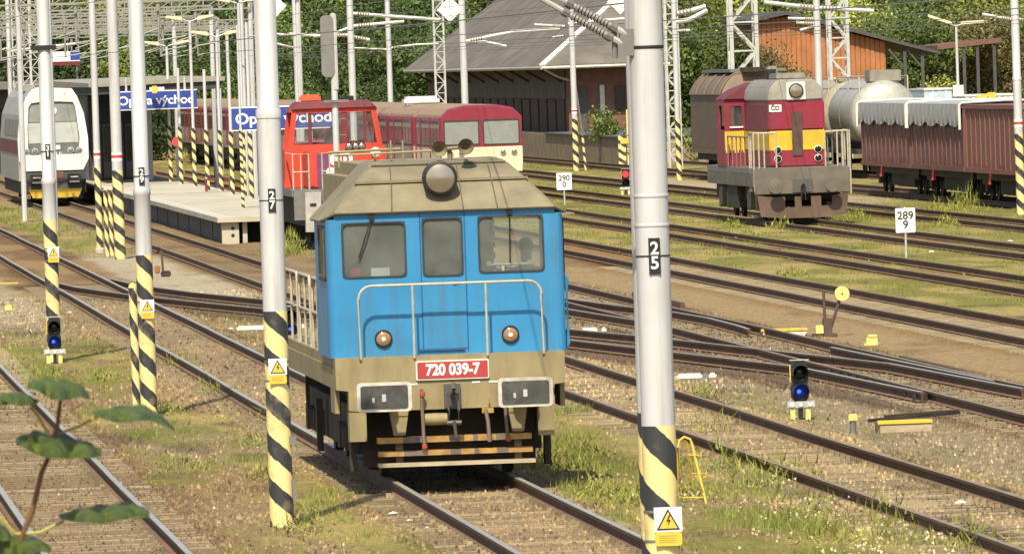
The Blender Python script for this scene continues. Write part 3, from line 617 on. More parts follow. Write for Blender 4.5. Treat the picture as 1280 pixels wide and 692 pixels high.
for x in (-.87, .86):
    b = MB(); b.prism(rrect(x-.335, x+.335, .875, 1.235, .05), 'y', -.58, -.54); o = b.build('buffer', mat('worn_white', (.56, .53, .46), .55, var=.2, scale=8, dirt=(.24, .2, .15), dscale=(6, 6, 6), damt=.6), L)
    b = MB(); b.prism(rrect(x-.29, x+.29, .915, 1.195, .03), 'y', -.592, -.575); b.build('buffer_face', mat('worn_buffer_face', (.065, .065, .062), .5, .2, var=.3, scale=6, dirt=(.2, .2, .19), dscale=(5, 5, 5), damt=.35), o)
    b = MB(); b.lathe([(.10, -.54), (.10, -.25), (.16, -.24), (.16, 0)], 14, 'y', (x, 0, 1.055)); b.box(x-.2, x+.2, -.03, -.002, .87, 1.24); b.build('buffer_stem', m_khaki, o, smooth=True)
    b = MB(); b.box(x-.03, x+.02, -.597, -.59, 1.0, 1.09); b.box(x-.15, x-.12, -.597, -.59, .99, 1.05); b.build('worn_patch', m_steel, o)
b = MB(); b.box(-.10, .10, -.06, -.002, .88, 1.17); b.tube([(0, -.05, 1.04), (0, -.28, 1.05), (0, -.33, 1.12), (0, -.27, 1.17)], .035, 8)
for s in (-1, 1): b.tube([(s*.055, -.20, 1.06), (s*.06, -.22, .85), (s*.06, -.20, .72), (0, -.2, .66)], .018, 6)
b.tube([(-.09, -.2, .70), (.09, -.2, .70)], .03, 8); b.tube([(0, -.22, .72), (.02, -.22, .52)], .022, 6); b.build('coupling_hook', mat('grey_coupling', (.11, .105, .095), .55, .4), L, smooth=True)
pl_ = MB(); pl_.prism(rrect(-.435, .465, 1.225, 1.462, .02), 'y', -.03, -.002); NP = pl_.build('number_plate', m_white, L)
b = MB(); b.prism(rrect(-.418, .448, 1.242, 1.445, .015), 'y', -.036, -.029); b.build('plate_field', m_plate, NP)
text('number', '720 039-7', .135, m_signwhite, NP, (.015, -.038, 1.343), bold=.055, sx=.86)
def arc_pts(xa, xb, za, zb, y, r=.16):
    P = [(xa, y, za), (xa, y, zb-r)]
    for k in range(1, 5): t = PI-PI/2*k/4; P.append((xa+r+r*math.cos(t), y, zb-r+r*math.sin(t)))
    for k in range(0, 4): t = PI/2-PI/2*k/4; P.append((xb-r+r*math.cos(t), y, zb-r+r*math.sin(t)))
    return P+[(xb, y, zb-r), (xb, y, za)]
b = MB(); b.tube(arc_pts(-1.11, 1.14, 1.50, 2.40, -.02), .017, 8)
for x in (-.445, .455): b.tube([(x, -.02, 1.5), (x, -.02, 2.395)], .015, 8)
b.build('front_handrail', m_cream, L, smooth=True)
b = MB(); b.tube([(1.46, .5, 1.54), (1.495, .5, 1.60), (1.495, .5, 2.40), (1.46, .5, 2.45)], .026, 8); b.build('door_handrail', m_blue, L)
b = MB()   # walkway railings behind the cab
for s in (-1, 1):
    xx = s*1.36
    for (ya, yb) in ((3.2, 5.4), (5.8, 8.3), (8.6, 11.6)):
        b.tube([(xx, ya, 1.5), (xx, ya, 2.3), (xx, ya+.14, 2.42), (xx, yb-.14, 2.42), (xx, yb, 2.3), (xx, yb, 1.5)], .022, 6); b.tube([(xx, ya, 1.98), (xx, yb, 1.98)], .017, 6); b.tube([(xx, (ya+yb)/2, 1.5), (xx, (ya+yb)/2, 2.42)], .018, 6)
b.build('side_railing', m_cream, L, smooth=True)
for k, (z, m_, y) in enumerate(((.50, 0, -.05), (.345, 1, -.16), (.205, 2, -.30))):
    b = MB()
    if m_ < 2:
        cuts = [-.93, -.62, -.38, -.05, .08, .24, .30, .52, .66, .96]
        for i in range(9): b.box(cuts[i], cuts[i+1], y, y+.26, z-.035, z+(.035 if m_ == 0 else .025), i % 2)
        st = b.build('step_board', [m_orange, mat('worn_board', (.16, .125, .10), .7, var=.3)], L)
    else: b.box(-.94, .98, y, y+.30, z-.022, z+.022); st = b.build('step_board', m_wood, L); st['label'] = 'lowest step, a plain pale weathered board'
b = MB()
for x in (-.66, .80):
    b.prism([(x-.12, .87), (x+.12, .87), (x+.07, .56), (x-.07, .56)][::-1], 'y', -.02, .12); b.box(x-.10, x+.10, -.035, .02, .80, .86); b.box(x-.045, x+.045, .1, .14, .2, .6)
b.build('step_bracket', m_khaki, L)
b = MB(); b.tube([(-.38, -.08, 1.12), (-.38, -.10, .95), (-.375, -.16, .55), (-.37, -.2, .44)], .022, 8); b.tube([(.66, -.08, 1.12), (.64, -.12, .9), (.65, -.18, .55), (.66, -.2, .46)], .022, 8)
b.tube([(.40, -.05, .86), (.42, -.16, .7), (.43, -.2, .45)], .026, 8); b.build('brake_hoses', mat('brown_hose', (.13, .095, .075), .6), L, smooth=True)
b = MB()
for p in ((-.37, -.2, .42), (.66, -.2, .48), (.60, -.09, 1.09), (-.37, -.1, 1.06)): b.lathe([(0, -.035), (.03, -.03), (.036, 0), (.03, .03), (0, .035)], 8, 'z', p)
b.build('cock', mat('red_cock', (.36, .06, .045), .5), L, smooth=True)
b = MB(); b.box(.36, .50, -.08, .0, .80, .86); b.tube([(.43, -.05, .84), (.45, -.06, .98)], .01, 6); b.build('yellow_valve', mat('ochre_valve', (.40, .27, .07), .5), L)
b = MB(); b.lathe([(0, -.15), (.07, -.15), (.075, 0), (.07, .15), (0, .15)], 12, 'x', (-.22, -.01, .745)); b.build('air_reservoir', m_khaki, L, smooth=True)
for (x, w) in ((-.46, .08), (.30, .10), (.52, .13), (.62, .05)):
    b = MB(); b.box(x-w/2, x+w/2, -.006, -.001, 1.17, 1.19); b.build('white_mark', m_white, L)
b = MB(); b.box(-1.08, 1.05, .55, .62, .16, .87); b.build('shade_plate', m_under, L)  # dark plate added to stand in for the shade under the cab front

# the driver and the things on the cab sill
def skin_person(name, label, pts, edges, rad, parts, loc, cat='person'):
    me = bpy.data.meshes.new(name); me.from_pydata(pts, edges, []); o = bpy.data.objects.new(name, me); COL.objects.link(o)
    md = o.modifiers.new('s', 'SKIN'); o.modifiers.new('u', 'SUBSURF').levels = 1
    for i, r in enumerate(rad): me.skin_vertices[0].data[i].radius = (r if isinstance(r, tuple) else (r, r))
    me.skin_vertices[0].data[0].use_root = True
    bpy.context.view_layer.update(); m2 = bpy.data.meshes.new_from_object(o.evaluated_get(bpy.context.evaluated_depsgraph_get()))
    o.modifiers.clear(); o.data = m2; m2.materials.clear(); m2.materials.append(m_skin); m2.materials.append(m_cloth)
    m2.polygons.foreach_set('use_smooth', [True]*len(m2.polygons))
    zs = max(p[2] for p in pts)
    for p in m2.polygons: p.material_index = 0 if p.center.z > zs-.30 or p.center.y < -.50 else 1
    o.location = loc; tag(o, label, cat); return o
dp = [(0,0,0),(0,0,.22),(0,.0,.42),(0,-.01,.52),(0,-.04,.62),(0,-.05,.74),(-.20,0,.43),(-.24,-.10,.18),(-.2,-.36,.10),(-.19,-.52,.13),(-.185,-.60,.13),(.20,0,.43),(.24,-.10,.18),(.2,-.36,.10),(.19,-.52,.13),(.185,-.60,.13),
      (-.11,-.02,-.02),(-.13,-.42,-.02),(-.13,-.44,-.42),(-.13,-.6,-.46),(.11,-.02,-.02),(.13,-.42,-.02),(.13,-.44,-.42),(.13,-.6,-.46)]
de = [(0,1),(1,2),(2,3),(3,4),(4,5),(2,6),(6,7),(7,8),(8,9),(9,10),(2,11),(11,12),(12,13),(13,14),(14,15),(0,16),(16,17),(17,18),(18,19),(0,20),(20,21),(21,22),(22,23)]
dr = [(.16,.12),(.15,.11),(.16,.10),.055,(.085,.10),(.07,.085),.065,.05,.042,.03,.022,.065,.05,.042,.03,.022,.085,.065,.05,.035,.085,.065,.05,.035]
drv = skin_person('person', 'driver in a dark jacket sitting behind the right windscreen of the blue locomotive', dp, de, dr, None, (9.83, 122.35, 2.06))
b = MB(); b.lathe([(0, .10), (.05, .09), (.085, .05), (.095, 0), (.088, -.05), (.06, -.08)], 12, 'z', (0, -.02, .755)); b.build('hair', m_hair, drv, smooth=True)
b = MB(); b.box(-.02, .02, -.155, -.10, .62, .66); b.box(-.05, .05, -.135, -.11, .585, .598)
for s in (-1, 1): b.box(s*.04-.015, s*.04+.015, -.138, -.11, .675, .69)
b.build('face', mat('face_features', (.28, .15, .11), .6), drv, bevel=.006)
b = MB(); b.box(-.25, .25, -.3, .22, -.16, -.11); b.box(-.24, .24, .2, .27, -.1, .4); b.tube([(0, 0, -.5), (0, 0, -.16)], .05)
seat = b.build('driver_seat', m_black, L, loc=(1.05, 1.05, 2.06))
b = MB(); b.box(-.115, .115, 0, .008, 0, .125); o = b.build('paper_sheet', m_signwhite, None, loc=(8.78-.80, 121.72, 2.49), rot=(-.25, 0, 0)); tag(o, 'white paper card on the dashboard behind the left windscreen of the blue locomotive', 'paper')
b = MB(); b.lathe([(0, 0), (.07, .01), (.09, .06), (.07, .13), (.03, .16), (0, .165)], 10, 'z'); o = b.build('cloth_bag', mat('red_cloth', (.30, .04, .05), .8), None, loc=(8.78-1.10, 121.78, 2.465), smooth=True); tag(o, 'small red bag lying in the left corner of the blue cab windscreen', 'bag')
b = MB(); b.tube([(-.28, 0, 0), (.28, 0, 0)], .016, 6)
for x in (-.26, .24): b.lathe([(0, -.02), (.03, -.02), (.03, .02), (0, .02)], 8, 'y', (x, 0, .02))
b.build('grab_bar', m_steel, L, loc=(.80, .42, 2.60))

# ------------------------------------------------------------------ red and yellow locomotive on the right
K = thing('diesel_locomotive', 'dirty crimson and yellow diesel locomotive with grey hood top and white railings', 'locomotive', (32.6, 300, 0))
b = MB(); b.box(-.86, .86, .95, 8.2, 1.62, 2.10); b.build('hood_base', m_crimson, K, bevel=.03)
b = MB(); b.box(-.86, .86, .95, 8.2, 2.10, 2.72); b.build('hood_yellow_band', mat('signal_yellow', (.68, .40, .03), .5, var=.15, dirt=(.33, .2, .06), dscale=(2, 2, .8), damt=.4), K, bevel=.03)
b = MB(); b.box(-.86, .86, .95, 8.2, 2.72, 3.63); b.build('hood_body', m_crimson, K, bevel=.05)
hull([(-.86, .95, 3.63), (.86, .95, 3.63), (-.86, 8.2, 3.63), (.86, 8.2, 3.63), (-.80, 1.0, 4.02), (.80, 1.0, 4.02), (-.55, 1.05, 4.28), (.55, 1.05, 4.28), (-.80, 8.2, 4.02), (.80, 8.2, 4.02), (-.55, 8.2, 4.28), (.55, 8.2, 4.28)], 'hood_top', m_ltgrey, K, .04)
b = MB(); b.box(-.16, .16, .915, .952, 1.95, 3.28); b.build('front_door', mat('brown_door', (.085, .05, .04), .7), K)
b = MB(); b.box(-.29, .29, .90, .952, 3.66, 4.20); b.build('lamp_panel', m_white, K); lamp('headlight', K, 0, .90, 3.93, .22, m_black, m_chrome, .05)
b = MB(); b.box(-.84, -.46, .935, .952, 3.30, 3.52); o = b.build('number_panel', m_white, K)
text('number', 'ČD', .13, m_ink, o, (-.65, .93, 3.41), bold=.04)
for x in (-.62, .62):
    for z in (1.86, 2.13): lamp('tail_lamp', K, x, .95, z, .115, m_white, m_darklens, .05)
b = MB(); b.box(-.45, .45, 2.2, 4.4, 4.27, 4.47); b.box(-.4, -.1, 5.2, 5.9, 4.27, 4.7); b.build('exhaust_housing', m_ltgrey, K, bevel=.04); b = MB(); b.box(-.5, -.2, 4.6, 4.9, 4.2, 4.6); b.build('exhaust_stack', m_black, K)
b = MB()
for k in range(9): b.box(-.885, -.862, 1.5+k*.7, 2.05+k*.7, 2.75, 3.5)
b.build('louvre_panel', m_crimd, K)
b = MB(); b.holes(-1.48, 1.48, 1.62, 3.70, [(-1.30, -.92, 2.85, 3.50), (.92, 1.30, 2.85, 3.50)], 8.25, 8.3); b.box(-1.48, -1.43, 8.3, 10.9, 1.62, 2.75); b.box(-1.48, -1.43, 8.3, 10.9, 3.5, 3.7); b.box(-1.48, -1.43, 9.9, 10.9, 2.75, 3.5); b.box(1.43, 1.48, 8.3, 10.9, 1.62, 3.7); b.holes(-1.43, 1.43, 1.62, 3.7, [(-1.3, -.9, 2.85, 3.5), (.9, 1.3, 2.85, 3.5)], 10.85, 10.9)
cb = b.build('cab', m_crimson, K)
window(K, -1.30, -.92, 2.85, 3.50, 8.25, m_glassc, .02, .03, m_crimd); b = MB(); b.box(-1.32, -.90, 8.2, 8.25, 2.80, 2.85); b.build('sill', m_white, K)
b = MB(); b.box(-1.485, -.87, 8.235, 8.252, 2.10, 2.70); b.build('cab_yellow_band', MATS['signal_yellow'], K)
b = MB()
for k in range(7): b.box(-1.46+k*.09, -1.425+k*.09, 8.21, 8.236, 2.02, 2.66)
b.build('grille_bars', m_yellow, K)
hull([(-1.52, 8.15, 3.68), (1.52, 8.15, 3.68), (-1.52, 11, 3.68), (1.52, 11, 3.68), (-1.1, 8.15, 3.98), (1.1, 8.15, 3.98), (-.5, 8.15, 4.2), (.5, 8.15, 4.2), (-.5, 11, 4.2), (.5, 11, 4.2), (-1.1, 11, 3.98), (1.1, 11, 3.98)], 'cab_roof', m_crimd, K, .03)
b = MB(); b.box(-.8, .8, 11, 14, 1.62, 3.6); b.build('rear_hood', m_crimson, K, bevel=.05)
b = MB(); b.box(-1.46, 1.46, .35, 14.4, 1.44, 1.61); b.build('walkway', m_darksteel, K)
m_beam = mat('grimy_beam', (.15, .128, .10), .6, .2, var=.25, scale=2, dirt=(.20, .17, .13), dscale=(1.5, 1, 1.5), damt=.6)
b = MB(); b.box(-1.45, 1.45, 0, .34, .80, 1.59); b.build('buffer_beam', m_beam, K, bevel=.02)
b = MB(); b.prism([(-1.40, .78), (-1.30, .14), (-.6, .07), (.6, .07), (1.30, .14), (1.40, .78), (.9, .72), (.88, .42), (.55, .42), (.55, .72), (.25, .72), (.25, .40), (-.05, .40), (-.05, .72), (-.25, .72), (-.25, .40), (-.55, .40), (-.55, .72), (-.9, .72)][::-1], 'y', -.12, .02); b.build('snow_plough', mat('rusty_plough', (.13, .085, .062), .75, .1, var=.3, scale=2), K)
for x in (-.87, .87):
    b = MB(); b.lathe([(0, -.60), (.23, -.59), (.235, -.56), (.1, -.54), (.1, -.2), (.16, -.19), (.16, 0)], 18, 'y', (x, 0, 1.06)); b.build('buffer', m_beam, K, smooth=True)
b = MB(); b.box(-.3, .3, -.03, -.002, .85, 1.25); b.build('coupler_plate', mat('dark_beam', (.09, .085, .08), .6), K)
b = MB(); b.tube([(0, -.02, 1.02), (0, -.3, 1.03), (0, -.33, 1.1)], .04)
for s in (-1, 1): b.tube([(s*.06, -.25, 1.02), (s*.06, -.25, .6)], .02, 6)
b.build('coupling_hook', m_black, K)
for s in (-1, 1):
    b = MB(); b.tube([(s*.75, .12, 2.66), (s*1.44, .12, 2.68), (s*1.44, .9, 2.68), (s*1.44, 1.4, 2.68)], .03, 8)
    for (x, y) in ((1.44, .12), (1.28, .12), (1.12, .12), (.75, .12), (1.44, .9), (1.44, 1.4)): b.tube([(s*x, y, 1.6 if x != 1.44 else .9), (s*x, y, 2.67)], .026, 8)
    if s > 0: b.tube([(1.5, .12, .75), (1.5, .12, 2.7)], .03, 8)
    b.build('handrail', m_cream, K, smooth=True)
    b = MB(); b.tube([(s*1.42, 1.6, 2.55), (s*1.42, 8.0, 2.55)], .025, 8)
    for k in range(6): b.tube([(s*1.42, 1.6+k*1.28, 1.6), (s*1.42, 1.6+k*1.28, 2.55)], .022, 6)
    b.build('handrail', m_darksteel, K, smooth=True)
b = MB(); b.box(-1.48, -1.40, .4, 14.2, 1.05, 1.43); b.box(1.40, 1.48, .4, 14.2, 1.05, 1.43); b.build('side_frame', m_beam, K)
b = MB(); b.box(-1.2, 1.2, .4, 14.2, .6, 1.43); b.box(-1.42, 1.42, 5.5, 8.6, .35, 1.04); b.build('underframe', m_under, K)
for y0 in (2.6, 11.2):
    b = MB()
    for s in (-1, 1):
        b.box(s*1.1-.08, s*1.1+.08, y0-1.8, y0+1.8, .5, .9)
        for dy in (-1.2, 1.2): b.box(s*1.18-.1, s*1.18+.1, y0+dy-.25, y0+dy+.25, .3, .8)
        b.prism([(y0-.5, .95), (y0+.5, .95), (y0+.3, .4), (y0-.3, .4)], 'x', s*1.28-.08, s*1.28+.08)
    bg_ = b.build('bogie', m_beam, K)
    for dy in (-1.2, 1.2): wheelset(bg_, y0+dy, .5)

# ------------------------------------------------------------------ orange-red locomotive behind the blue one
Q = thing('cab_locomotive', 'bright orange red locomotive with wide glazed cab standing behind the blue shunter', 'locomotive', (17.93, 288, 0)); Q.scale = (1.03, 1, 1)
def taper(z): t = (z-1.6)/(4.1-1.6); return 1.50-.30*max(0, t)
b = MB()
for y0, y1 in ((4.0, 4.12), (6.6, 6.72)):
    for s in (-1, 1):
        b.hexa([(s*1.50, y0, 1.6), (s*1.28, y0, 1.6), (s*1.28, y1, 1.6), (s*1.50, y1, 1.6)], [(s*taper(2.75), y0, 2.75), (s*1.2, y0, 2.75), (s*1.2, y1, 2.75), (s*taper(2.75), y1, 2.75)])
        b.hexa([(s*taper(2.75), y0, 2.75), (s*1.22, y0, 2.75), (s*1.22, y1, 2.75), (s*taper(2.75), y1, 2.75)], [(s*1.20, y0, 3.9), (s*1.05, y0, 3.9), (s*1.05, y1, 3.9), (s*1.20, y1, 3.9)])
    b.box(-1.21, 1.21, y0, y1, 1.6, 2.85 if y0 < 5 else 2.75); b.box(-1.04, 1.04, y0, y1, 3.78, 3.9)
for s in (-1, 1): b.box(s*1.40-.05, s*1.40+.05, 4.12, 6.6, 1.6, 2.74); b.beam((s*1.2, 4.12, 3.86), (s*1.2, 6.6, 3.86), .08, .1)
b.build('cab', m_red, Q)
hull([(-1.24, 3.9, 3.88), (1.24, 3.9, 3.88), (-1.24, 6.8, 3.88), (1.24, 6.8, 3.88), (-1.0, 3.95, 4.12), (1.0, 3.95, 4.12), (-1.0, 6.75, 4.12), (1.0, 6.75, 4.12)], 'cab_roof', m_crimd, Q, .03)
b = MB()
for x, w in ((-.70, .10), (.28, .18), (.86, .06)): b.box(x-w/2, x+w/2, 4.02, 4.10, 2.86, 3.78)
b.build('window_pillar', m_crimd, Q)
for (x0, x1) in ((-1.12, -.75), (-.65, .19), (.37, .83), (.89, 1.12)):
    b = MB(); b.box(x0, x1, 4.05, 4.06, 2.86, 3.78); b.build('pane', m_glassc, Q)
b = MB(); b.lathe([(0, 0), (.32, .1), (.36, .3), (.3, .62), (.12, .75), (0, .77)], 12, 'z', (.12, 5.2, 2.62)); b.box(-.2, .5, 4.9, 5.6, 2.0, 2.63); b.build('driver_seat', mat('beige_seat', (.36, .27, .17), .8), Q, smooth=True)
b = MB(); b.box(-.95, -.35, 4.3, 4.7, 4.1, 4.32); b.build('beacon', mat('orange_plastic', (.7, .12, .05), .4), Q, bevel=.05)
b = MB(); b.box(.4, .6, 4.4, 6.5, 4.1, 4.25); b.box(-.3, .4, 4.5, 4.9, 4.1, 4.2); b.build('roof_gear', m_black, Q)
b = MB(); b.box(-.95, .95, .9, 4.0, 1.6, 2.66); b.build('hood', m_red, Q, bevel=.04)
b = MB(); b.box(-.72, -.38, .87, .902, 1.6, 2.6); b.build('hood_corner_panel', mat('purple_grille', (.16, .05, .12), .7), Q)
b = MB(); b.prism(rrect(-.35, .30, 2.24, 2.60, .15), 'y', .86, .902); lg_ = b.build('logo_panel', m_signwhite, Q); text('lettering', 'ČD', .22, m_plate, lg_, (-.03, .855, 2.42), bold=.05)
for x in (-.14, .05, .22): lamp('headlight', Q, x+.35, .9, 2.78, .11, m_black, m_chrome, .06)
b = MB(); b.box(.1, .62, .9, 1.2, 2.62, 2.72); b.build('lamp_bracket', m_crimd, Q)
for x in (-.33, .95): lamp('marker_lamp', Q, x, .9, 2.05 if x < 0 else 2.6, .14, m_white, m_signwhite, .06)
b = MB(); b.box(-1.5, 1.5, .2, 13.0, 1.38, 1.58); b.box(-1.45, 1.45, 0, .25, .7, 1.58); b.build('frame', m_darksteel, Q)
b = MB(); b.box(-1.15, -.70, -.25, .2, .35, 1.50); o = b.build('step_box', mat('dirty_white', (.42, .40, .36), .6, dirt=(.22, .2, .17), dscale=(3, 3, 3), damt=.6), Q)
for z in (.72, 1.12): b = MB(); b.box(-1.02, -.84, -.262, -.24, z-.03, z+.06); b.build('slot', m_ink, o)
b = MB()
for (xa, xb) in ((-1.45, -1.0), (-.62, -.2)):
    b.tube([(xa, .1, 1.58), (xa, .1, 2.62), (xb, .1, 2.62), (xb, .1, 1.58)], .025, 6); b.tube([(xa, .1, 2.1), (xb, .1, 2.1)], .02, 6); b.tube([((xa+xb)/2, .1, 1.58), ((xa+xb)/2, .1, 2.62)], .02, 6)
b.tube([(-1.45, .1, 2.62), (-1.45, 3.8, 2.62)], .025, 6)
b.build('handrail', m_cream, Q)
b = MB(); b.box(-.9, .9, 6.8, 13, 1.6, 2.9); b.build('rear_hood', m_red, Q, bevel=.05)
b = MB(); b.box(-1.1, 1.1, .4, 13, .5, 1.38); b.build('underframe', m_under, Q)
b = MB(); b.box(-.8, .7, -.2, 0, .12, .40); b.build('rail_guard', m_yellow, Q)
for y0 in (2.6, 10.2):
    for dy in (-1.1, 1.1): wheelset(Q, y0+dy, .5)

# ------------------------------------------------------------------ crimson and cream railcars
def railcar(front, loc, label, grp=None):
    T = thing('railcar' if front else 'passenger_carriage', label, 'railcar' if front else 'carriage', loc, grp); Ln = 13.8
    prof = [(-1.47, 1.05), (1.47, 1.05), (1.50, 1.4), (1.50, 2.95), (1.43, 3.2), (1.2, 3.42), (.6, 3.54), (-.6, 3.54), (-1.2, 3.42), (-1.43, 3.2), (-1.50, 2.95), (-1.50, 1.4)]
    low = [(-1.47, 1.05), (1.47, 1.05), (1.50, 1.4), (1.50, 1.98), (-1.50, 1.98), (-1.50, 1.4)]; mid = [(-1.50, 1.982), (1.50, 1.982), (1.50, 2.95), (1.46, 3.10), (-1.46, 3.10), (-1.50, 2.95)]
    top = [(-1.46, 3.102), (1.46, 3.102), (1.43, 3.2), (1.2, 3.42), (.6, 3.54), (-.6, 3.54), (-1.2, 3.42), (-1.43, 3.2)]
    MB().prism(low, 'y', 0, Ln).build('lower_body', m_creamp if front else mat('dirty_cream', (.38, .32, .24), .6, dirt=(.22, .18, .14), dscale=(2, 2, 1), damt=.6), T)
    b = MB(); hs = [(-1.40, -.10, 2.08, 2.98), (.06, 1.40, 2.06, 2.98)] if front else []
    b.holes(-1.498, 1.498, 1.982, 3.10, hs, .0, .1); b.prism(mid, 'y', .45, Ln) if not front else b.prism([(p[0]*.999, p[1]) for p in mid], 'y', .75, Ln)
    if front:
        for s in (-1, 1): b.box(s*1.47-.028, s*1.47+.028, .1, .75, 1.982, 3.10)
    b.build('upper_body', m_crimson, T)
    if front:
        hull([(x, .0, z) for x, z in ((-1.49, 3.10), (1.49, 3.10), (-1.2, 3.34), (1.2, 3.34), (-.6, 3.45), (.6, 3.45))]+[(x, .5, z) for x, z in top], 'roof_front', m_crimson, T)
        MB().prism(top, 'y', .505, Ln).build('roof', mat('tan_roof', (.29, .20, .13), .8, var=.15), T)
        for q in hs: window(T, *q, 0, m_glassg, .03, .05)
        b = MB(); b.box(-1.38, 1.38, .10, .14, 1.982, 2.2); b.build('dashboard', m_intgrey, T)
        for s in (-1, 1):
            for d_ in (.62, .95): lamp('headlight', T, s*d_*1.25-.0, 0, 1.78, .11, m_white, m_chrome, .05)
    else: MB().prism(top, 'y', 0, Ln).build('roof', MATS['tan_roof'] if 'tan_roof' in MATS else mat('tan_roof', (.27, .20, .14), .8), T)
    for s in (-1, 1):
        for (y0, y1) in ((1.0, 5.6), (6.2, 10.4), (11.2, 13.2)):
            n = max(1, int((y1-y0)/1.5)); st = (y1-y0)/n
            for k in range(n):
                w = side_window(T, y0+k*st+.015, y0+(k+1)*st-.015, 2.03, 2.98, s*1.503, m_glassdk, .03, m_crimd)
                c = MB(); c.box(s*1.512-.003, s*1.512+.003, y0+k*st+.15, y0+(k+1)*st-.15, 2.70, 2.85); c.build('window_sticker', mat('sticker', (.33, .29, .24), .6), w)
        for y0 in (.25, 5.65, 10.6, 13.35): b = MB(); b.box(s*1.512-.012, s*1.512+.012, y0, y0+.42, 1.2, 3.05); b.build('door_post', m_crimson, T)
    for x in (-.87, .87):
        b = MB(); b.lathe([(0, -.55), (.2, -.54), (.2, -.5), (.09, -.48), (.09, 0)], 14, 'y', (x, 0, 1.05)); b.build('buffer', m_crimd, T, smooth=True)
    b = MB(); b.box(-1.3, 1.3, .05, Ln-.05, .75, 1.048); b.box(-1.2, 1.2, 3.5, 10.3, .35, .75); b.build('underframe', m_under, T)
    for y0 in (2.9, Ln-2.9): wheelset(T, y0, .42)
    return T
XT = tc_(5, 380)+.0
railcar(True, (XT, 367, 0), 'crimson and cream railcar with two big windscreen panes, at the head of its train')
c0 = railcar(False, (XT, 382.2, 0), 'dark crimson carriage coupled directly behind the railcar with two windscreen panes')
b = MB(); b.box(-1.1, .3, 10, 11.6, 3.5, 3.85); b.build('roof_pod', m_white, c0, bevel=.1)
for k in range(13):
    c = copy_tree(c0); c.location = (XT+.02*(k+1), 382.2+14.6*(k+1), 0); c['label'] = 'dark crimson carriage with cream lower band in the long train beyond the platform'; c['group'] = 'carriages of the long crimson train'
    for ch in list(c.children):
        if ch.name.startswith('roof_pod'): bpy.data.objects.remove(ch)

# ------------------------------------------------------------------ white-fronted multiple unit on the left
S = thing('electric_train', 'white fronted electric train with grey windscreen mask and yellow skirt, left edge', 'train', (tc_(2, 404)+.12, 404, 0))
fo = [(-1.12, 1.30), (1.18, 1.30), (1.42, 1.75), (1.42, 2.6), (1.28, 3.6), (1.02, 4.3), (.82, 4.62), (-.55, 4.70), (-.80, 4.62), (-1.05, 4.3), (-1.32, 3.6), (-1.44, 2.6), (-1.42, 1.75)]
fi = [(-.98, 1.95), (.98, 1.95), (1.04, 2.1), (1.07, 2.6), (1.0, 3.4), (.93, 3.9), (.85, 4.06), (.3, 4.1), (-.5, 4.1), (-.85, 4.06), (-.96, 3.9), (-1.03, 3.0), (-1.03, 2.2)]
MB().ring(fo[::-1], fi[::-1], 'y', 0, .5).build('front_frame', m_white, S, smooth=True)
b = MB(); b.prism(fi[::-1], 'y', .10, .2); b.build('front_mask', mat('grey_mask', (.13, .14, .14), .35, var=.1), S)
b = MB(); b.prism([(-1.0, 2.42), (1.03, 2.42), (1.0, 3.25), (-1.0, 3.25)][::-1], 'y', .08, .10); b.build('lower_windscreen', glass('pale_glass', (.50, .52, .49), .85), S)
b = MB(); b.prism([(-.98, 3.28), (.99, 3.28), (.9, 4.02), (-.9, 4.02)][::-1], 'y', .08, .10); b.build('upper_windscreen', m_glassg, S)
lamp('headlight', S, .02, .085, 3.72, .17, m_white, m_signwhite, .03)
for x in (-1.14, -.78, .72, 1.08): lamp('headlight', S, x*.97, .03, 2.1, .12, m_white, m_darksteel, .05)
b = MB(); b.box(-.15, .28, .06, .099, 2.15, 2.33); b.build('badge_panel', m_white, S)
text('unit_number', '471 0', .14, m_signwhite, S, (.1, .06, 1.98))
b = MB(); b.prism([(-1.14, 1.28), (1.16, 1.28), (1.1, .55), (-1.05, .55)][::-1], 'y', .06, .5); b.build('lower_front', mat('dark_grey_front', (.07, .075, .075), .6, var=.2), S)
b = MB(); b.box(-.25, .38, .0, .06, .85, 1.25); b.build('coupler_cover', mat('dusty_red', (.17, .07, .065), .7), S)
for x in (-.72, .80):
    b = MB(); b.box(x-.28, x+.28, -.25, .06, .72, 1.15); b.build('buffer', m_under, S, bevel=.03); b = MB(); b.box(x-.2, x+.2, -.3, -.24, .80, .86); b.box(x-.15, x+.15, -.3, -.24, 1.0, 1.05); b.build('buffer_step', m_steel, S)
b = MB(); b.prism([(-1.08, .55), (1.12, .55), (.95, .20), (-.90, .20)][::-1], 'y', -.05, .35); b.build('skirt', mat('worn_yellow_skirt', (.60, .38, .03), .5, dirt=(.3, .18, .04), dscale=(2, 2, 2), damt=.6), S)
sp_ = [(-1.43, .9), (1.43, .9), (1.43, 2.6), (1.30, 3.6), (1.05, 4.3), (.8, 4.62), (-.8, 4.62), (-1.05, 4.3), (-1.32, 3.6), (-1.43, 2.6)]
b = MB(); b.prism(sp_[::-1], 'y', .5, 26); b.build('body', mat('light_grey_side', (.32, .31, .29), .5, dirt=(.2, .19, .17), dscale=(1, .5, 1), damt=.5), S)
b = MB()
for y0 in (1.2, 6, 10.8, 15.6, 20.4):
    b.hexa([(-1.452, y0, 2.0), (-1.44, y0, 2.0), (-1.44, y0+4.4, 2.0), (-1.452, y0+4.4, 2.0)], [(-1.452, y0, 2.55), (-1.44, y0, 2.55), (-1.44, y0+4.4, 2.55), (-1.452, y0+4.4, 2.55)])
b.build('window_band', m_crimd, S)
b = MB()
for y0 in (1.2, 6, 10.8, 15.6): b.hexa([(-1.44, y0, 2.75), (-1.42, y0, 2.75), (-1.42, y0+4.4, 2.75), (-1.44, y0+4.4, 2.75)], [(-1.36, y0, 3.4), (-1.34, y0, 3.4), (-1.34, y0+4.4, 3.4), (-1.36, y0+4.4, 3.4)])
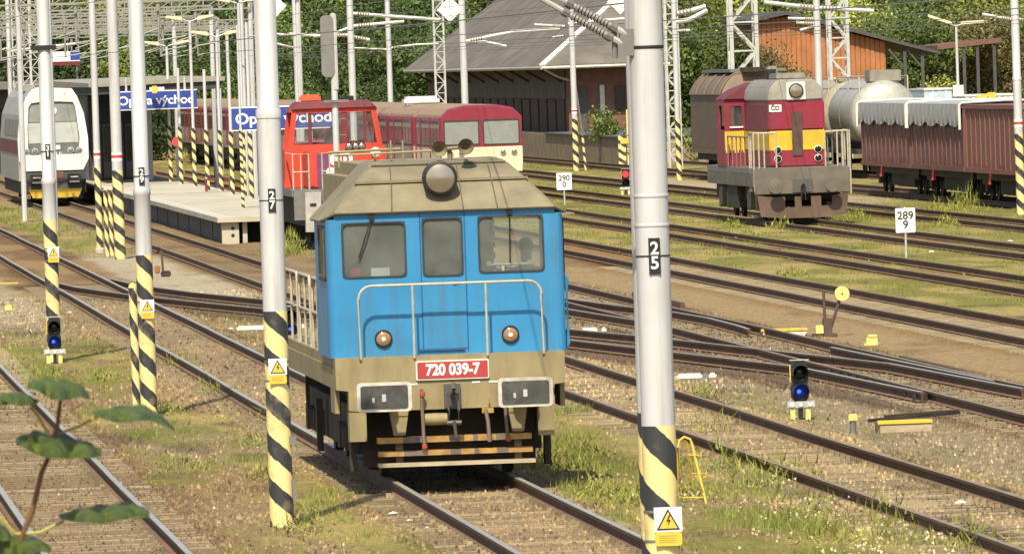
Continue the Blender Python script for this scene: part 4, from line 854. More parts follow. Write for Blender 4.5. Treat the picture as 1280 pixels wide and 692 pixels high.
b.build('upper_windows', m_darksteel, S)
b = MB(); b.box(-1.3, 1.3, .5, 26, .35, .9); b.build('underframe', m_under, S)
for y0 in (3, 5.4, 20, 22.4): wheelset(S, y0, .46)
b = MB(); b.box(-1.0, -.6, 6, 14, 4.55, 4.8); b.build('roof_equipment', m_ltgrey, S)

# ------------------------------------------------------------------ freight wagons
def open_wagon(y0, ln, label, mt, tarp):
    T = thing('open_wagon', label, 'wagon', (42.45, y0, 0)); hx = 1.42
    b = MB(); b.box(-hx, hx, 0, .1, 1.1, 3.05); b.box(-hx, hx, ln-.1, ln, 1.1, 3.05); b.box(hx-.06, hx, .1, ln-.1, 1.1, 3.05); b.box(-hx, -hx+.06, .1, ln-.1, 1.1, 3.05); b.box(-hx+.06, hx-.06, .1, ln-.1, 1.1, 1.2); b.build('body', mt, T)
    n = 12
    ribs = None
    for k in range(n+1):
        yy = .04+(ln-.18)*k/n
        if ribs is None: ribs = MB().prism([(-.035, -.06), (.0, -.08), (.0, .08), (-.035, .06)], 'z', 1.05, 3.04).build('rib', mt, T)
        else: r = ribs.copy(); COL.objects.link(r); r.parent = T; ribs = r
        ribs.location = (-hx-.001, yy+.05, 0)
    b = MB()
    for k in range(5): b.tube([(-1.2+.6*k, -.04, 1.1), (-1.2+.6*k, -.04, 3.0)], .05, 6)
    b.build('end_ribs', mt, T)
    b = MB(); b.box(-hx-.07, hx+.05, -.02, ln+.02, 3.05, 3.18); b.box(-hx-.08, hx+.08, -.02, ln+.02, .95, 1.1); b.build('rim', mt, T)
    b = MB(); b.box(-1.15, 1.15, .2, ln-.2, .7, .95); b.box(-.85, 1.1, 4.0, ln-4.0, .25, .7); b.box(-.2, .2, .3, ln-.3, .15, .7); b.build('underframe', m_under, T)  # underframe, with lower boxes added to keep the space below dark
    for yy in (2.2, ln-2.2):
        b = MB()
        for s in (-1, 1): b.prism([(yy-1.3, .55), (yy+1.3, .55), (yy+1.0, .75), (yy-1.0, .75)], 'x', s*1.0-.07, s*1.0+.07); b.box(s*1.0-.1, s*1.0+.1, yy-.3, yy+.3, .3, .56)
        g_ = b.build('bogie', m_under, T)
        for dy in (-.9, .9): wheelset(g_, yy+dy, .46)
    b = MB()
    for yy in (ln*.55,):
        b.tube([(-hx-.09, yy, 1.0), (-hx-.12, yy+.1, .66)], .03, 6); b.lathe([(0, -.06), (.05, -.04), (.04, .05), (0, .06)], 8, 'z', (-hx-.12, yy+.1, .64))
    b.build('door_lever', mat('red_lever', (.36, .04, .04), .5), T)
    b = MB()
    for k in range(16): yy = .3+(ln-.6)*k/16+random.uniform(-.15, .15); b.box(-hx-.075, -hx-.06, yy, yy+random.uniform(.06, .2), 1.05, 1.05+random.uniform(.05, .3))
    b.build('door_hinges', m_crimd, T)
    if tarp:
        n = 84; vs = []; fs = []
        for i in range(n+1):
            yy = -.04+(ln+.08)*i/n; drop = .60+.17*abs(math.sin(PI*4.5*i/n))**.8+random.uniform(-.02, .03)
            fold = .02*math.sin(i*.9)
            if i in (0, n): drop += .12
            pr = [(0, 3.26), (-hx*.6, 3.24), (-hx-.09, 3.205), (-hx-.13+fold, 3.205-drop*.45), (-hx-.13+fold*1.5, 3.205-drop*.8), (-hx-.125-fold, 3.205-drop)]
            pr = [(-p[0], p[1]) for p in pr[:0:-1]]+pr
            vs += [(x, yy, z) for x, z in pr]
        m_ = 11
        for i in range(n):
            for j in range(m_-1): fs.append((i*m_+j, i*m_+j+1, (i+1)*m_+j+1, (i+1)*m_+j))
        b = MB(); b.add(vs, fs); tp = b.build('tarpaulin', m_tarp, T, smooth=True)
        b = MB(); b.tube([vs[i*11] for i in range(n+1)], .028, 5); b.build('lower_hem', m_white, tp)
        b = MB()
        for yy in (-.05, ln+.05): b.tube([(-hx-.15, yy, 2.35), (-hx-.15, yy, 3.16), (-hx-.05, yy, 3.24), (0, yy, 3.28), (hx+.05, yy, 3.24), (hx+.15, yy, 2.4)], .045, 6)
        b.build('tarpaulin_hem', m_white, tp)
    return T
open_wagon(342.3, 14.7, 'brown open wagon under a grey tarpaulin, the farther of the two covered wagons', m_brownw, True)
open_wagon(327.3, 14.5, 'brown open wagon under a grey tarpaulin, next to the uncovered one', m_brownw, True)
open_wagon(311.8, 14.9, 'lighter brown open wagon without tarpaulin at the right edge', m_brownw2, False)

def tank_wagon(y0, ln, label, mt, R=1.42):
    T = thing('tank_wagon', label, 'wagon', (47.5, y0, 0)); zc = 2.42
    b = MB(); pr = [(0, 0), (.5, .03), (.9, .1), (1.2, .22), (1.36, .38), (R, .6)]; b.lathe(pr+[(R, ln-.6)]+[(r, ln-h) for r, h in pr[::-1][1:]], 28, 'y', (0, 0, zc)); b.build('tank', mt, T, smooth=True)
    b = MB()
    for y in (.75, ln*.5, ln-.75): b.lathe([(R+.005, y-.06), (R+.03, y-.05), (R+.03, y+.05), (R+.005, y+.06)], 28, 'y', (0, 0, zc))
    b.build('tank_band', m_darksteel, T, smooth=True)
    b = MB(); b.box(-.55, .75, .6, 2.4, zc+R-.06, zc+R+(.42 if mt is m_tankg else .05)); b.build('dome_housing', m_ltgrey, T, bevel=.03)
    b = MB()
    for x in (-1.0, 1.0): b.tube([(x, .5, zc+R-.5), (x, .5, zc+R+.15), (x, ln-.5, zc+R+.15), (x, ln-.5, zc+R-.5)], .03, 6); b.tube([(x, ln/2, zc+R-.5), (x, ln/2, zc+R+.15)], .03, 6)
    b.build('walkway_rail', m_cream, T)
    b = MB(); b.box(-1.3, 1.3, -.4, ln+.4, .85, 1.05); b.box(-.9, .9, .3, ln-.3, 1.0, 1.5); b.build('underframe', m_under, T)
    for yy in (1.4, ln-1.4): wheelset(T, yy, .46)
    return T
tank_wagon(404.5, 9.2, 'grey tank wagon with a rounded shiny end behind the covered wagons', m_tankg)
tank_wagon(415.8, 10.5, 'beige tank wagon between the crimson locomotive and the grey tank', m_tankb)

H_ = thing('covered_wagon', 'brown covered wagon with rounded roof standing left of the crimson and yellow locomotive', 'wagon', (42.45, 406.5, 0))
ar = [(-1.45, 3.45), (-1.40, 3.62), (-1.22, 3.92), (-1.0, 4.18), (-.82, 4.30), (0, 4.36), (.82, 4.30), (1.0, 4.18), (1.22, 3.92), (1.40, 3.62), (1.45, 3.45)]
m_gb = mat('grey_brown_wagon', (.155, .112, .075), .75, var=.2, scale=2, dirt=(.085, .065, .05), dscale=(2, 2.5, .5), damt=.7)
b = MB(); b.prism([(-1.42, 1.15), (1.42, 1.15), (1.42, 3.44), (-1.42, 3.44)][::-1], 'y', 0, 14); b.build('body', m_gb, H_)
b = MB(); b.prism([(p[0]*1.02, p[1]) for p in ar], 'y', .5, 14.1)
n = len(ar)
b.add([(p[0]*1.02, -.05 if p[1] < 3.5 else .1+.5*(p[1]-3.45), p[1]+.001) for p in ar]+[(p[0]*1.02, .502, p[1]+.001) for p in ar], [(i, i+1, n+i+1, n+i) for i in range(n-1)]+[tuple(range(n))])
rf = b.build('roof', m_brownh, H_, smooth=True)
b = MB()
for y in (.6, 3.5, 7, 10.5): b.tube([(p[0]*1.04, y, p[1]+.02) for p in ar], .05, 6)
b.build('roof_rib', m_brownh, rf)
b = MB()
for x in (-1.38, -.48, .48, 1.38): b.box(x-.05, x+.05, -.07, -.002, 1.1, 3.44)
b.box(-1.46, 1.46, -.05, -.003, 2.25, 2.33); b.box(-1.5, 1.5, -.12, 14.1, 1.0, 1.149); b.build('end_posts', m_gb, H_)
b = MB(); b.tube([(-.35, -.12, 1.2), (-.35, -.12, 2.0)], .03, 6); b.tube([(-1.2, -.12, 1.2), (-1.2, -.12, 1.9)], .03, 6); b.build('grab_rail', m_cream, H_)
b = MB(); b.box(-1.2, 1.2, .2, 13.8, .7, 1.0); b.box(-.6, .4, .05, 1.2, 4.36, 4.55); b.build('underframe', m_under, H_)
b = MB(); b.box(-1.0, 1.3, 1, 13, 4.36, 4.48); b.build('roof_walkway', m_darksteel, H_)
for s in (-.87, .87): b = MB(); b.lathe([(0, -.55), (.2, -.54), (.2, -.5), (.1, -.48), (.1, -.1)], 14, 'y', (s, 0, 1.05)); b.build('buffer', m_under, H_, smooth=True)
for yy in (1.4, 3.2, 10.8, 12.6): wheelset(H_, yy, .46)

# ------------------------------------------------------------------ striped catenary poles, masts, lamps
m_redband = mat('red_band', (.55, .06, .05), .5)
ORD = ['nearest', 'second', 'third', 'fourth', 'fifth', 'sixth', 'seventh', 'eighth', 'ninth', 'tenth', 'eleventh', 'twelfth', 'thirteenth', 'fourteenth', 'fifteenth', 'sixteenth', 'seventeenth']
def pole(X, Y, r, h, stripe, label, cat='pole', name='catenary_pole', group=None, num=None, numz=3.58, sign=None, band=None, step=None, z0=-.2, sm=None, shaft_m=None, foot=False):
    T = thing(name, label, cat, (X, Y, 0), group)
    b = MB(); rt_ = r*.93 if step else r
    pr = [(r, stripe), (r, step or h)]+([(r*1.06, step+.01), (r*1.06, step+.10), (rt_, step+.13), (rt_, h)] if step else [])
    b.lathe([(r, stripe+.0)]+pr[1:], 18, 'z'); b.build('shaft', shaft_m or m_grey_pole, T, smooth=True)
    b = MB(); b.lathe([(r*1.012, z0), (r*1.012, stripe)], 20, 'z'); b.build('striped_base', sm or m_stripe, T, smooth=True)
    if foot: b = MB(); b.lathe([(r*1.5, -.25), (r*1.5, -.08), (r*1.2, -.03)], 12, 'z'); b.build('footing', m_conc, T)
    if num:
        b = MB(); b.box(-.043, .043, -r-.012, -r*.8, numz-.135, numz+.135); o = b.build('number_plate', m_ink, T)
        text('number', '\n'.join(num), .095, m_signwhite, o, (0, -r-.015, numz), bold=.03)
        b = MB(); b.lathe([(r+.004, numz-.006), (r+.004, numz+.006)], 16, 'z'); b.build('strap', m_ink, T)
    if sign:
        z, x = sign; b = MB(); yy = -r-.02
        b.box(x-.105, x+.105, yy-.006, yy, z-.03, z+.155); o = b.build('warning_sign', m_signwhite, T)
        b = MB(); b.prism(rrect(x-.10, x+.10, z-.135, z-.032, .02), 'y', yy-.008, yy); b.build('yellow_panel', m_yellow, o)
        b = MB()
        for k in range(4): b.box(x-.07, x+.065-.02*(k % 2), yy-.0095, yy-.0078, z-.062-k*.016, z-.056-k*.016)
        b.build('small_print', mat('small_print', (.38, .27, .05), .6), o)
        b = MB(); b.prism([(x-.088, z-.015), (x+.088, z-.015), (x, z+.143)], 'y', yy-.009, yy-.005); b.build('triangle_border', m_ink, o)
        b = MB(); b.prism([(x-.069, z-.004), (x+.069, z-.004), (x, z+.121)], 'y', yy-.012, yy-.008); b.build('triangle', m_yellow, o)
        b = MB(); b.add([(x+.008, yy-.014, z+.098), (x-.016, yy-.014, z+.048), (x+.002, yy-.014, z+.050), (x-.006, yy-.014, z+.008), (x+.02, yy-.014, z+.062), (x+.002, yy-.014, z+.06), (x+.018, yy-.014, z+.098)], [(0,1,2,5),(5,2,3,4),(0,5,6)]); b.build('lightning_symbol', m_ink, o)
        for zz in (z+.12, z-.1): b = MB(); b.lathe([(r+.006, zz-.01), (r+.006, zz+.01)], 16, 'z'); b.build('clamp', m_darksteel, T)
    if band:
        for k in range(3): b = MB(); b.lathe([(r*1.02, band+k*.085), (r*1.02, band+k*.085+.084)], 16, 'z'); b.build('painted_band', (m_signwhite, m_redband, m_signwhite)[k], T)
    return T
def arm(T, Y, pix, r, name='cantilever', insul=True, mt=None):
    P = [AY(px, py, Y)-Vector(T.location) for px, py in pix]; b = MB(); b.tube(P, r, 8); o = b.build(name, mt or m_steel, T, smooth=True)
    if insul:
        a, c = P[0], P[1]; d = (c-a); ln = d.length; d.normalize(); q = MB()
        for k in range(5): p = a+d*(ln*.12+k*r*1.5); q.tube([p, p+d*r*.8], [r*1.6, r*1.1], 10)
        q.build('insulator', mat('insulator', (.30, .24, .19), .35), o, smooth=True)
    return o

p25 = pole(6.89, 73.9, .128, 8.5, 2.33, 'thick grey pole numbered 25 with yellow and black striped foot, nearest of all', num='25', numz=3.60, sign=(1.57, .035))
for z in (4.05, 3.83, 5.16): b = MB(); b.lathe([(.132, z-.012), (.136, z), (.132, z+.012)], 18, 'z'); b.build('joint_ring', m_grey_pole if z < 5 else m_ink, p25, smooth=True)
tw = pole(6.99, 75.3, .128, 8.5, 2.38, 'grey striped pole standing close behind the pole numbered 25'); 
b = MB()   # two insulated tubes leaving the pole toward the upper left
for (pa, pb) in (((791, 48), (700, 0)), ((786, 60), (690, 8))):
    A = AY(*pa, 73.9)-Vector((6.89, 73.9, 0)); B_ = AY(*pb, 73.9)-Vector((6.89, 73.9, 0)); A.y = -.05; B_.y = -.2; d = (B_-A).normalized(); E_ = A+d*1.9
    b = MB(); b.tube([A, A+d*.22], .026, 8); b.tube([A+d*.52, E_], .021, 8); o = b.build('cantilever', m_steel, p25, smooth=True)
    q = MB(); q.tube([A+d*.20, A+d*.54], .020, 8)
    for k in range(11): q.tube([A+d*(.22+k*.028), A+d*(.235+k*.028)], [.034, .025], 10)
    for k in (.16, .55): q.tube([A+d*k, A+d*(k+.05)], .036, 8)
    q.build('insulator', m_darksteel, o, smooth=True)
b = MB(); b.box(-.22, -.1, -.09, .03, 5.10, 5.2); b.box(-.2, -.1, -.09, .03, 5.2, 5.30); b.tube([(-.24, -.05, 5.08), (-.24, -.05, 5.32)], .02); b.build('bracket', m_darksteel, p25)
p27 = pole(6.27, 114.5, .139, 8.5, 2.30, 'grey pole numbered 27 with striped foot, beside the blue locomotive', num='27', numz=3.58, sign=(1.60, .0), step=4.52)
b = MB(); b.box(.11, .19, -.1, .0, .75, .85); b.box(.13, .17, -.1, .0, .1, .35); b.build('earthing_clamp', m_darksteel, p27)
pole(6.38, 152.9, .128, 8.5, 2.30, 'grey pole numbered 29 with warning sign and short striped post at its side', num='29', numz=3.52, sign=(1.46, .02), step=3.22)
T = thing('marker_post', 'short yellow and black striped post with yellow cap beside the pole numbered 29', 'post', (6.235, 154.0, 0))
b = MB(); b.lathe([(.066, -.2), (.066, 1.78)], 14, 'z'); b.build('striped_shaft', m_stripe, T, smooth=True); b = MB(); b.lathe([(.07, 1.78), (.06, 1.83), (0, 1.86)], 14, 'z'); b.build('cap', m_paleyel, T, smooth=True)
p31 = pole(5.95, 183.8, .128, 8.5, 2.45, 'grey pole numbered 31 behind the small blue-lit signal at left', num='31', numz=3.72, sign=(1.80, .04), step=3.1)
b = MB(); b.box(-.25, .22, -.15, .15, 5.60, 5.68); b.build('collar_plate', m_ink, p31)
pole(11.23, 285.5, .155, 9, 2.35, 'thick striped pole with red and white band, right of the pair by the platform', band=2.62)
pole(11.05, 296, .10, 9, 2.35, 'thin striped pole on a white footing, left of the pair by the platform', band=2.62, foot=True)
for dx, g_ in ((0, 'left'), (.14, 'right')):
    T = thing('marker_post', f'slim short striped post between the two striped poles, {g_} of the two', 'post', (11.03+dx, 290, 0)); b = MB(); b.lathe([(.062, -.2), (.062, 1.75)], 12, 'z'); b.build('striped_shaft', m_stripe, T, smooth=True); b = MB(); b.lathe([(.066, 1.75), (0, 1.8)], 12, 'z'); b.build('cap', m_paleyel, T)
pr_ = pole(39.93, 305, .135, 9, 2.35, 'grey striped pole with red and white band in front of the brown wagons', band=2.55, num='', step=4.0)
p71 = pole(40.3, 470, .14, 9.5, 2.30, 'tall grey pole with striped foot before the brick goods shed', band=2.55)
T = thing('marker_post', 'thin leaning striped post beside the tall pole at the goods shed', 'post', (40.75, 470, 0)); b = MB(); b.tube([(0, 0, -.2), (-.1, 0, 1.5)], .06, 8); b.build('striped_shaft', m_stripe2, T); b = MB(); b.tube([(-.1, 0, 1.5), (-.42, 0, 4.5)], .05, 8); b.build('upper_shaft', m_darksteel, T)
p84 = pole(40.5, 421, .12, 9.5, 2.45, 'grey striped pole just right of the pole numbered 25, left of the brown covered wagon')
T = thing('buffer_marker', 'low yellow and black striped marker by the red signal', 'marker', (43.4, 480, 0)); b = MB(); b.box(-.16, .2, -.1, .1, -.1, 1.35); b.build('board', m_stripe2, T); b = MB(); b.tube([(.32, 0, -.1), (.32, 0, 2.6)], .05); b.build('post', m_paleyel, T); b = MB(); b.box(-.05, .35, -.12, .1, .95, 1.2); b.build('cap', m_yellow, T)

# mid-distance plain poles with cantilevers
def plain(px, py, X, h, r, label, group=None):
    p = ray(px, py); Y = X*p.y/p.x; T = thing('catenary_pole', label, 'pole', (X, Y, 0), group)
    b = MB(); b.lathe([(r, -.2), (r*.9, h)], 12, 'z'); b.build('shaft', m_grey_pole, T, smooth=True); return T, Y
q, Y = plain(62, 60, 11.2, 9, .10, 'thin grey pole partly hidden behind the pole numbered 31')
q, Y = plain(11, 60, 13.9, 9, .12, 'grey pole above the roof of the white train'); arm(q, Y, [(11, 60), (-20, 68)], .05); arm(q, Y, [(12, 64), (45, 60), (110, 53)], .06)
q, Y = plain(371, 80, 25.2, 9, .14, 'grey pole behind the left side of the orange red cab'); arm(q, Y, [(368, 45), (340, 42), (318, 40)], .05); arm(q, Y, [(368, 60), (342, 54)], .05)
q, Y = plain(439, 60, 25.3, 9.5, .15, 'thick weathered pole above the orange red cab'); arm(q, Y, [(440, 17), (495, 21), (553, 25)], .07); arm(q, Y, [(436, 35), (415, 43), (392, 46)], .06, insul=False); arm(q, Y, [(440, 33), (505, 27)], .07); arm(q, Y, [(436, 44), (400, 45), (362, 43)], .07); arm(q, Y, [(440, 46), (462, 50)], .07)
q, Y = plain(486, 60, 29.8, 9, .13, 'grey pole rising behind the carriage roofs'); arm(q, Y, [(487, 60), (520, 56), (548, 55)], .05); arm(q, Y, [(484, 62), (440, 60)], .04)
q, Y = plain(579, 60, 29.8, 9.5, .15, 'white pole with a white diamond sign, in front of the goods shed roof'); arm(q, Y, [(581, 52), (640, 40), (700, 36)], .07); arm(q, Y, [(581, 54), (605, 52), (633, 58)], .06)
T = thing('diamond_sign', 'white diamond sign hung beside the white pole before the shed roof', 'sign', (AY(562, 12, Y).x, Y-.1, AY(562, 12, Y).z)); b = MB(); b.prism([(0, -.52), (.52, 0), (0, .52), (-.52, 0)], 'y', -.02, .02); b.build('board', m_signwhite, T); b = MB(); b.box(-.012, .012, -.03, -.02, -.5, .5); b.build('seam', m_darksteel, T); b = MB(); b.tube([(0, .03, .5), (0, .03, 1.4)], .02); b.build('hanger', m_darksteel, T)
for (px, py, Y, lb) in ((775, 2, 395, 'white diamond sign hanging just left of the pole numbered 25'), (342, 8, 400, 'white diamond sign half hidden behind the pole numbered 27')):
    a = AY(px, py, Y); T = thing('diamond_sign', lb, 'sign', a); b = MB(); b.prism([(0, -.52), (.52, 0), (0, .52), (-.52, 0)], 'y', -.02, .02); b.build('board', m_signwhite, T); b = MB(); b.tube([(0, .03, .5), (0, .03, 1.6)], .02); b.build('hanger', m_darksteel, T)
q, Y = plain(1022, 50, 39.7, 9, .14, 'grey pole rising behind the crimson and yellow locomotive'); arm(q, Y, [(1022, 10), (990, 7), (955, 3)], .08); arm(q, Y, [(1023, 10), (1060, 12), (1092, 14)], .08); arm(q, Y, [(1022, 30), (995, 28)], .06); arm(q, Y, [(1022, 32), (1000, 38)], .05); arm(q, Y, [(1022, 24), (985, 23)], .05)
arm(pr_, 305, [(1267, 25), (1250, 22), (1228, 18)], .05); arm(pr_, 305, [(1270, 24), (1290, 27)], .05); arm(p71, 470, [(706, 33), (668, 31)], .06); arm(p71, 470, [(710, 30), (750, 26), (790, 23)], .08); arm(p71, 470, [(704, 45), (690, 47)], .05)
arm(p84, 421, [(842, 18), (862, 14), (882, 8)], .10); arm(p84, 421, [(842, 28), (862, 25), (884, 13)], .11, insul=False); arm(p84, 421, [(843, 39), (862, 38)], .06)
def lattice(X, Y, w, h, label, zb=-.2, taperw=1.0, leg=.06):
    T = thing('lattice_mast', label, 'mast', (X, Y, 0)); w2 = w*taperw
    c = lambda sx, sy, z: (sx*(w+(w2-w)*z/h)/2, sy*(w+(w2-w)*z/h)/2, z)
    for sx in (-1, 1):
        for sy in (-1, 1): b = MB(); b.beam(c(sx, sy, zb), c(sx, sy, h), leg*1.7, leg*1.7); b.build('leg', m_steel, T)
    n = int(h/(w*1.05)); b = MB()
    for k in range(n):
        z, z2 = h*k/n, h*(k+1)/n; f = 1 if k % 2 else -1
        for sy in (-1, 1): b.beam(c(-f, sy, z), c(f, sy, z2), leg, leg)
        for sx in (-1, 1): b.beam(c(sx, -f, z), c(sx, f, z2), leg, leg)
        for sy in (-1, 1): b.beam(c(-1, sy, z2), c(1, sy, z2), leg*.8, leg*.8)
    tag(b.build('bracing', m_steel, T), kind='stuff'); return T
lattice(46.6, 452, 1.15, 10.5, 'white lattice mast behind the brown covered wagon', leg=.10)
lattice(43.6, 455, .55, 10, 'slim grey lattice mast right behind the striped pole by the covered wagon')
lattice(53.0, 470, .85, 10.5, 'lattice mast in front of the orange wooden building', leg=.09)
q, Y = plain(303, 60, 18.75, 9, .09, 'slim grey pole on the platform above the blue station signs')
lattice(30.2, 418, .40, 9.5, 'slim lattice mast behind the railcar roof, left of the goods shed', leg=.035)
for px, Yb in ((21, 470), (32, 500), (43, 520)): a = AY(px, 60, Yb); lattice(a.x, Yb, .4, 9.5, 'slim lattice mast above the white train, in the cluster at far left', leg=.035)['group'] = 'slim masts at far left'
# overhead gantries: lattice beams on two legs, one behind the other
gk = 0; m_gan = mat('gantry_steel', (.30, .29, .255), .6, .2, var=.25, scale=1, dirt=(.17, .15, .12), dscale=(1, 1, 1), damt=.6)
for Y, z, xa, xb in ((365, 7.75, 10.9, 21.2), (398, 7.60, 10.5, 21.2), (432, 7.55, 11.0, 21.3), (468, 7.5, 11, 21.3), (505, 7.45, 11, 25.2), (545, 7.5, 11, 30), (590, 7.6, 11, 30), (640, 7.6, 11, 34)):
    T = thing('overhead_gantry', f'grey lattice gantry spanning the tracks at upper left, {ORD[gk]} of the receding row', 'gantry', (0, Y, 0), 'receding overhead gantries')
    b = MB(); n = int((xb-xa)/.62); dx = (xb-xa)/n
    for zz in (z, z+.42):
        for yy in (-.2, .2): b.beam((xa, yy, zz), (xb, yy, zz), .07, .07)
    for k in range(n+1):
        x = xa+dx*k; b.beam((x, -.2, z), (x, -.2, z+.42), .05, .05)
        if k < n: b.beam((x, .2, z), (x+dx, .2, z+.42), .045, .045)
    tag(b.build('beam', m_gan, T), kind='stuff'); gk += 1
    for x in (xa, xb): b = MB(); b.tube([(x, 0, -.2), (x, 0, z+.4)], .10, 8); b.build('leg', m_grey_pole, T)
    for k in range(3):
        x = xa+(xb-xa)*(k+.7)/3.4; b = MB(); b.tube([(x, 0, z), (x, 0, z-1.5)], .045, 6); b.tube([(x, 0, z-1.45), (x+1.0, 0, z-1.3)], .035, 6); b.tube([(x, 0, z-1.0), (x-.8, 0, z-1.25)], .03, 6); b.tube([(x, -.1, z-.35), (x, -.1, z-.05)], .09, 8); b.build('drop_bracket', m_gan, T)
# overhead wires
def wire(X0, z0, y0, y1, r, lb):
    b = MB(); P = []; Y = y0
    while Y < y1: P.append((X0+.25*math.sin(Y*.06), Y, z0)); Y += 12
    b.tube(P, r, 5); o = b.build('overhead_wire', m_darksteel); tag(o, lb, 'wire', 'overhead wires above the tracks')
for i in (1, 2, 3, 4, 5, 6): wire(TRK[i][0], 5.62, 95, 520, .008, f'thin dark lower wire strung above the {ORD[i]} track from the left'); wire(TRK[i][0], 6.9, 130, 520, .009, f'thin dark upper wire strung above the {ORD[i]} track from the left')
# light signal seen from behind
T = thing('light_signal', 'tall light signal seen from behind, grey head above the orange red cab', 'signal', (15.75, 256, 0))
b = MB(); b.lathe([(.085, -.2), (.085, 5.3)], 12, 'z'); b.build('post', m_grey_pole, T, smooth=True)
b = MB(); b.prism(rrect(-.32, .02, 4.85, 6.45, .14), 'y', -.12, .05); b.build('signal_head', mat('grey_signal_back', (.19, .185, .17), .6, var=.15), T)
b = MB(); b.box(-.06, .1, -.1, .1, 4.5, 6.5); b.build('upper_tube', m_steel, T, bevel=.03); b = MB(); b.box(-.3, .35, -.2, .3, 4.2, 4.26); b.build('platform', m_darksteel, T)
for k in range(9): b = MB(); b.box(.10, .26, -.02, .02, .4+k*.42, .43+k*.42); b.build('rung', m_darksteel, T)

# dwarf signals
def dwarf(X, Y, label, lens, sc=1.0, lit=1):
    T = thing('dwarf_signal', label, 'signal', (X, Y, -.19)); T.scale = (sc, sc, sc); c = .30
    b = MB()
    for x in (-.12, .10): b.box(x-.035, x+.035, -.06, .06, 0, .24)
    b.build('foot', m_paleyel, T); b = MB(); b.box(-.03, .03, -.05, .05, 0, .24); b.build('stem', m_ink, T)
    b = MB(); b.box(-.20, .20, -.08, .1, .17, .27); b.build('base_bar', m_steel, T, bevel=.012)
    b = MB()
    for x in (-.13, 0, .13): b.lathe([(.03, -.10), (.03, -.08)], 8, 'y', (x, 0, .22))
    b.build('bolt', m_white, T)
    b = MB(); b.prism([(-.085, .27), (.085, .27), (.125, .33), (.125, .47), (.105, .545), (.122, .60), (.118, .78), (.07, .86), (-.07, .86), (-.118, .78), (-.122, .60), (-.105, .545), (-.125, .47), (-.125, .33)][::-1], 'y', -.02, .10); b.build('head', m_ink, T)
    b = MB(); b.box(-.142, -.126, -.0, .03, .55, .80); b.build('edge_strip', m_yellow, T)
    for k, z in enumerate((.41, .68)):
        b = MB(); b.lathe([(.118, -.02), (.112, -.22)], 16, 'y', (0, 0, z), a0=-.35, a1=PI+.35); b.lathe([(.122, -.02), (.122, -.05), (.1, -.05), (.1, -.02)], 16, 'y', (0, 0, z)); h = b.build('hood', m_ink, T, smooth=True)
        if k == 1-lit and lens is m_bluelens: b = MB(); b.lathe([(.032, -.052), (.001, -.06)], 10, 'y', (-.02, 0, z+.0)); b.build('glow', m_bluespot, h)
        b = MB(); b.lathe([(.10, -.025), (.06, -.045), (.001, -.05)], 16, 'y', (0, 0, z)); b.build('lens', lens if k == 1-lit else m_darklens, h, smooth=True)
    b = MB(); b.box(-.14, .14, -.03, .0, .855, .87); b.build('top_strip', m_steel, T)
    return T
dwarf(15.28, 141.8, 'low two-lamp signal with blue light on the gravel right of the pole numbered 25', m_bluelens)
dwarf(5.93, 183.0, 'low two-lamp signal with blue light at the foot of the pole numbered 31', m_bluelens, 1.0)
a = G(364, 424); dwarf(a.x, a.y, 'low signal with blue light seen behind the railing of the blue locomotive', m_bluelens, .95)
dwarf(34.56, 381, 'low signal showing a red light beside the kilometre sign at the rear tracks', m_redlens, 1.2, 0)
a = G(222, 212, .6); T = thing('platform_signal', 'small red signal lamp at the far end of the platform posts', 'signal', (a.x, a.y, .6)); b = MB(); b.tube([(0, 0, 0), (0, 0, 1.1)], .05); b.build('post', m_white, T); lamp('lamp', T, 0, 0, 1.3, .22, m_white, m_redlens, .08)

# kilometre signs
for (X, Y, w, h, zc, body, lb) in ((29.55, 248.2, .50, .62, .78, '289\n9', 'white kilometre sign reading 289 9 on a thin post, nearer of the two'), (30.45, 360.5, .56, .62, .68, '290\n0', 'white kilometre sign reading 290 0 near the railcar, farther of the two')):
    T = thing('kilometre_sign', lb, 'sign', (X, Y, 0)); b = MB(); b.tube([(0, .03, -.25), (0, .03, zc+h/2+.03)], .03, 8); b.build('post', m_steel, T)
    b = MB(); b.prism(rrect(-w/2, w/2, zc-h/2, zc+h/2, .03), 'y', -.02, .0); o = b.build('board', m_signwhite, T); text('number', body, .20, m_ink, o, (0, -.025, zc), bold=.02)

# switch stand, covers, posts, frame, marker bars
T = thing('switch_stand', 'switch stand with round yellow disc weight beside the point lever', 'switch stand', (20.3, 183.2, -.2))
m_ir = mat('brown_iron', (.10, .065, .05), .7)
b = MB(); b.box(-.09, .07, -.12, .12, 0, .34); b.box(-.28, .16, -.2, .2, 0, .06); b.build('base', m_ir, T, bevel=.01); b = MB(); b.tube([(-.05, 0, .2), (-.06, 0, .86)], .028, 8); b.build('lever', m_ir, T); b = MB(); b.tube([(.03, -.05, .1), (.24, -.08, .72)], .03, 8); b.build('weight_arm', m_ir, T)
b = MB(); b.lathe([(0, -.05), (.135, -.05), (.14, 0), (.135, .05), (0, .05)], 22, 'y', (.27, -.12, .79)); o = b.build('disc_weight', m_paleyel, T, smooth=True); b = MB(); b.lathe([(0, -.06), (.02, -.055), (.02, -.04)], 8, 'y', (.27, -.12, .79)); b.build('bolt', m_ir, o)
T = thing('lever_box', 'small pale yellow box at the foot of the switch stand', 'box', (20.12, 183, -.2)); b = MB(); b.box(-.07, .07, -.06, .06, .06, .22); b.build('lid', m_paleyel, T, bevel=.01); b = MB(); b.box(-.05, .05, -.05, .05, 0, .07); b.build('body', m_ir, T)
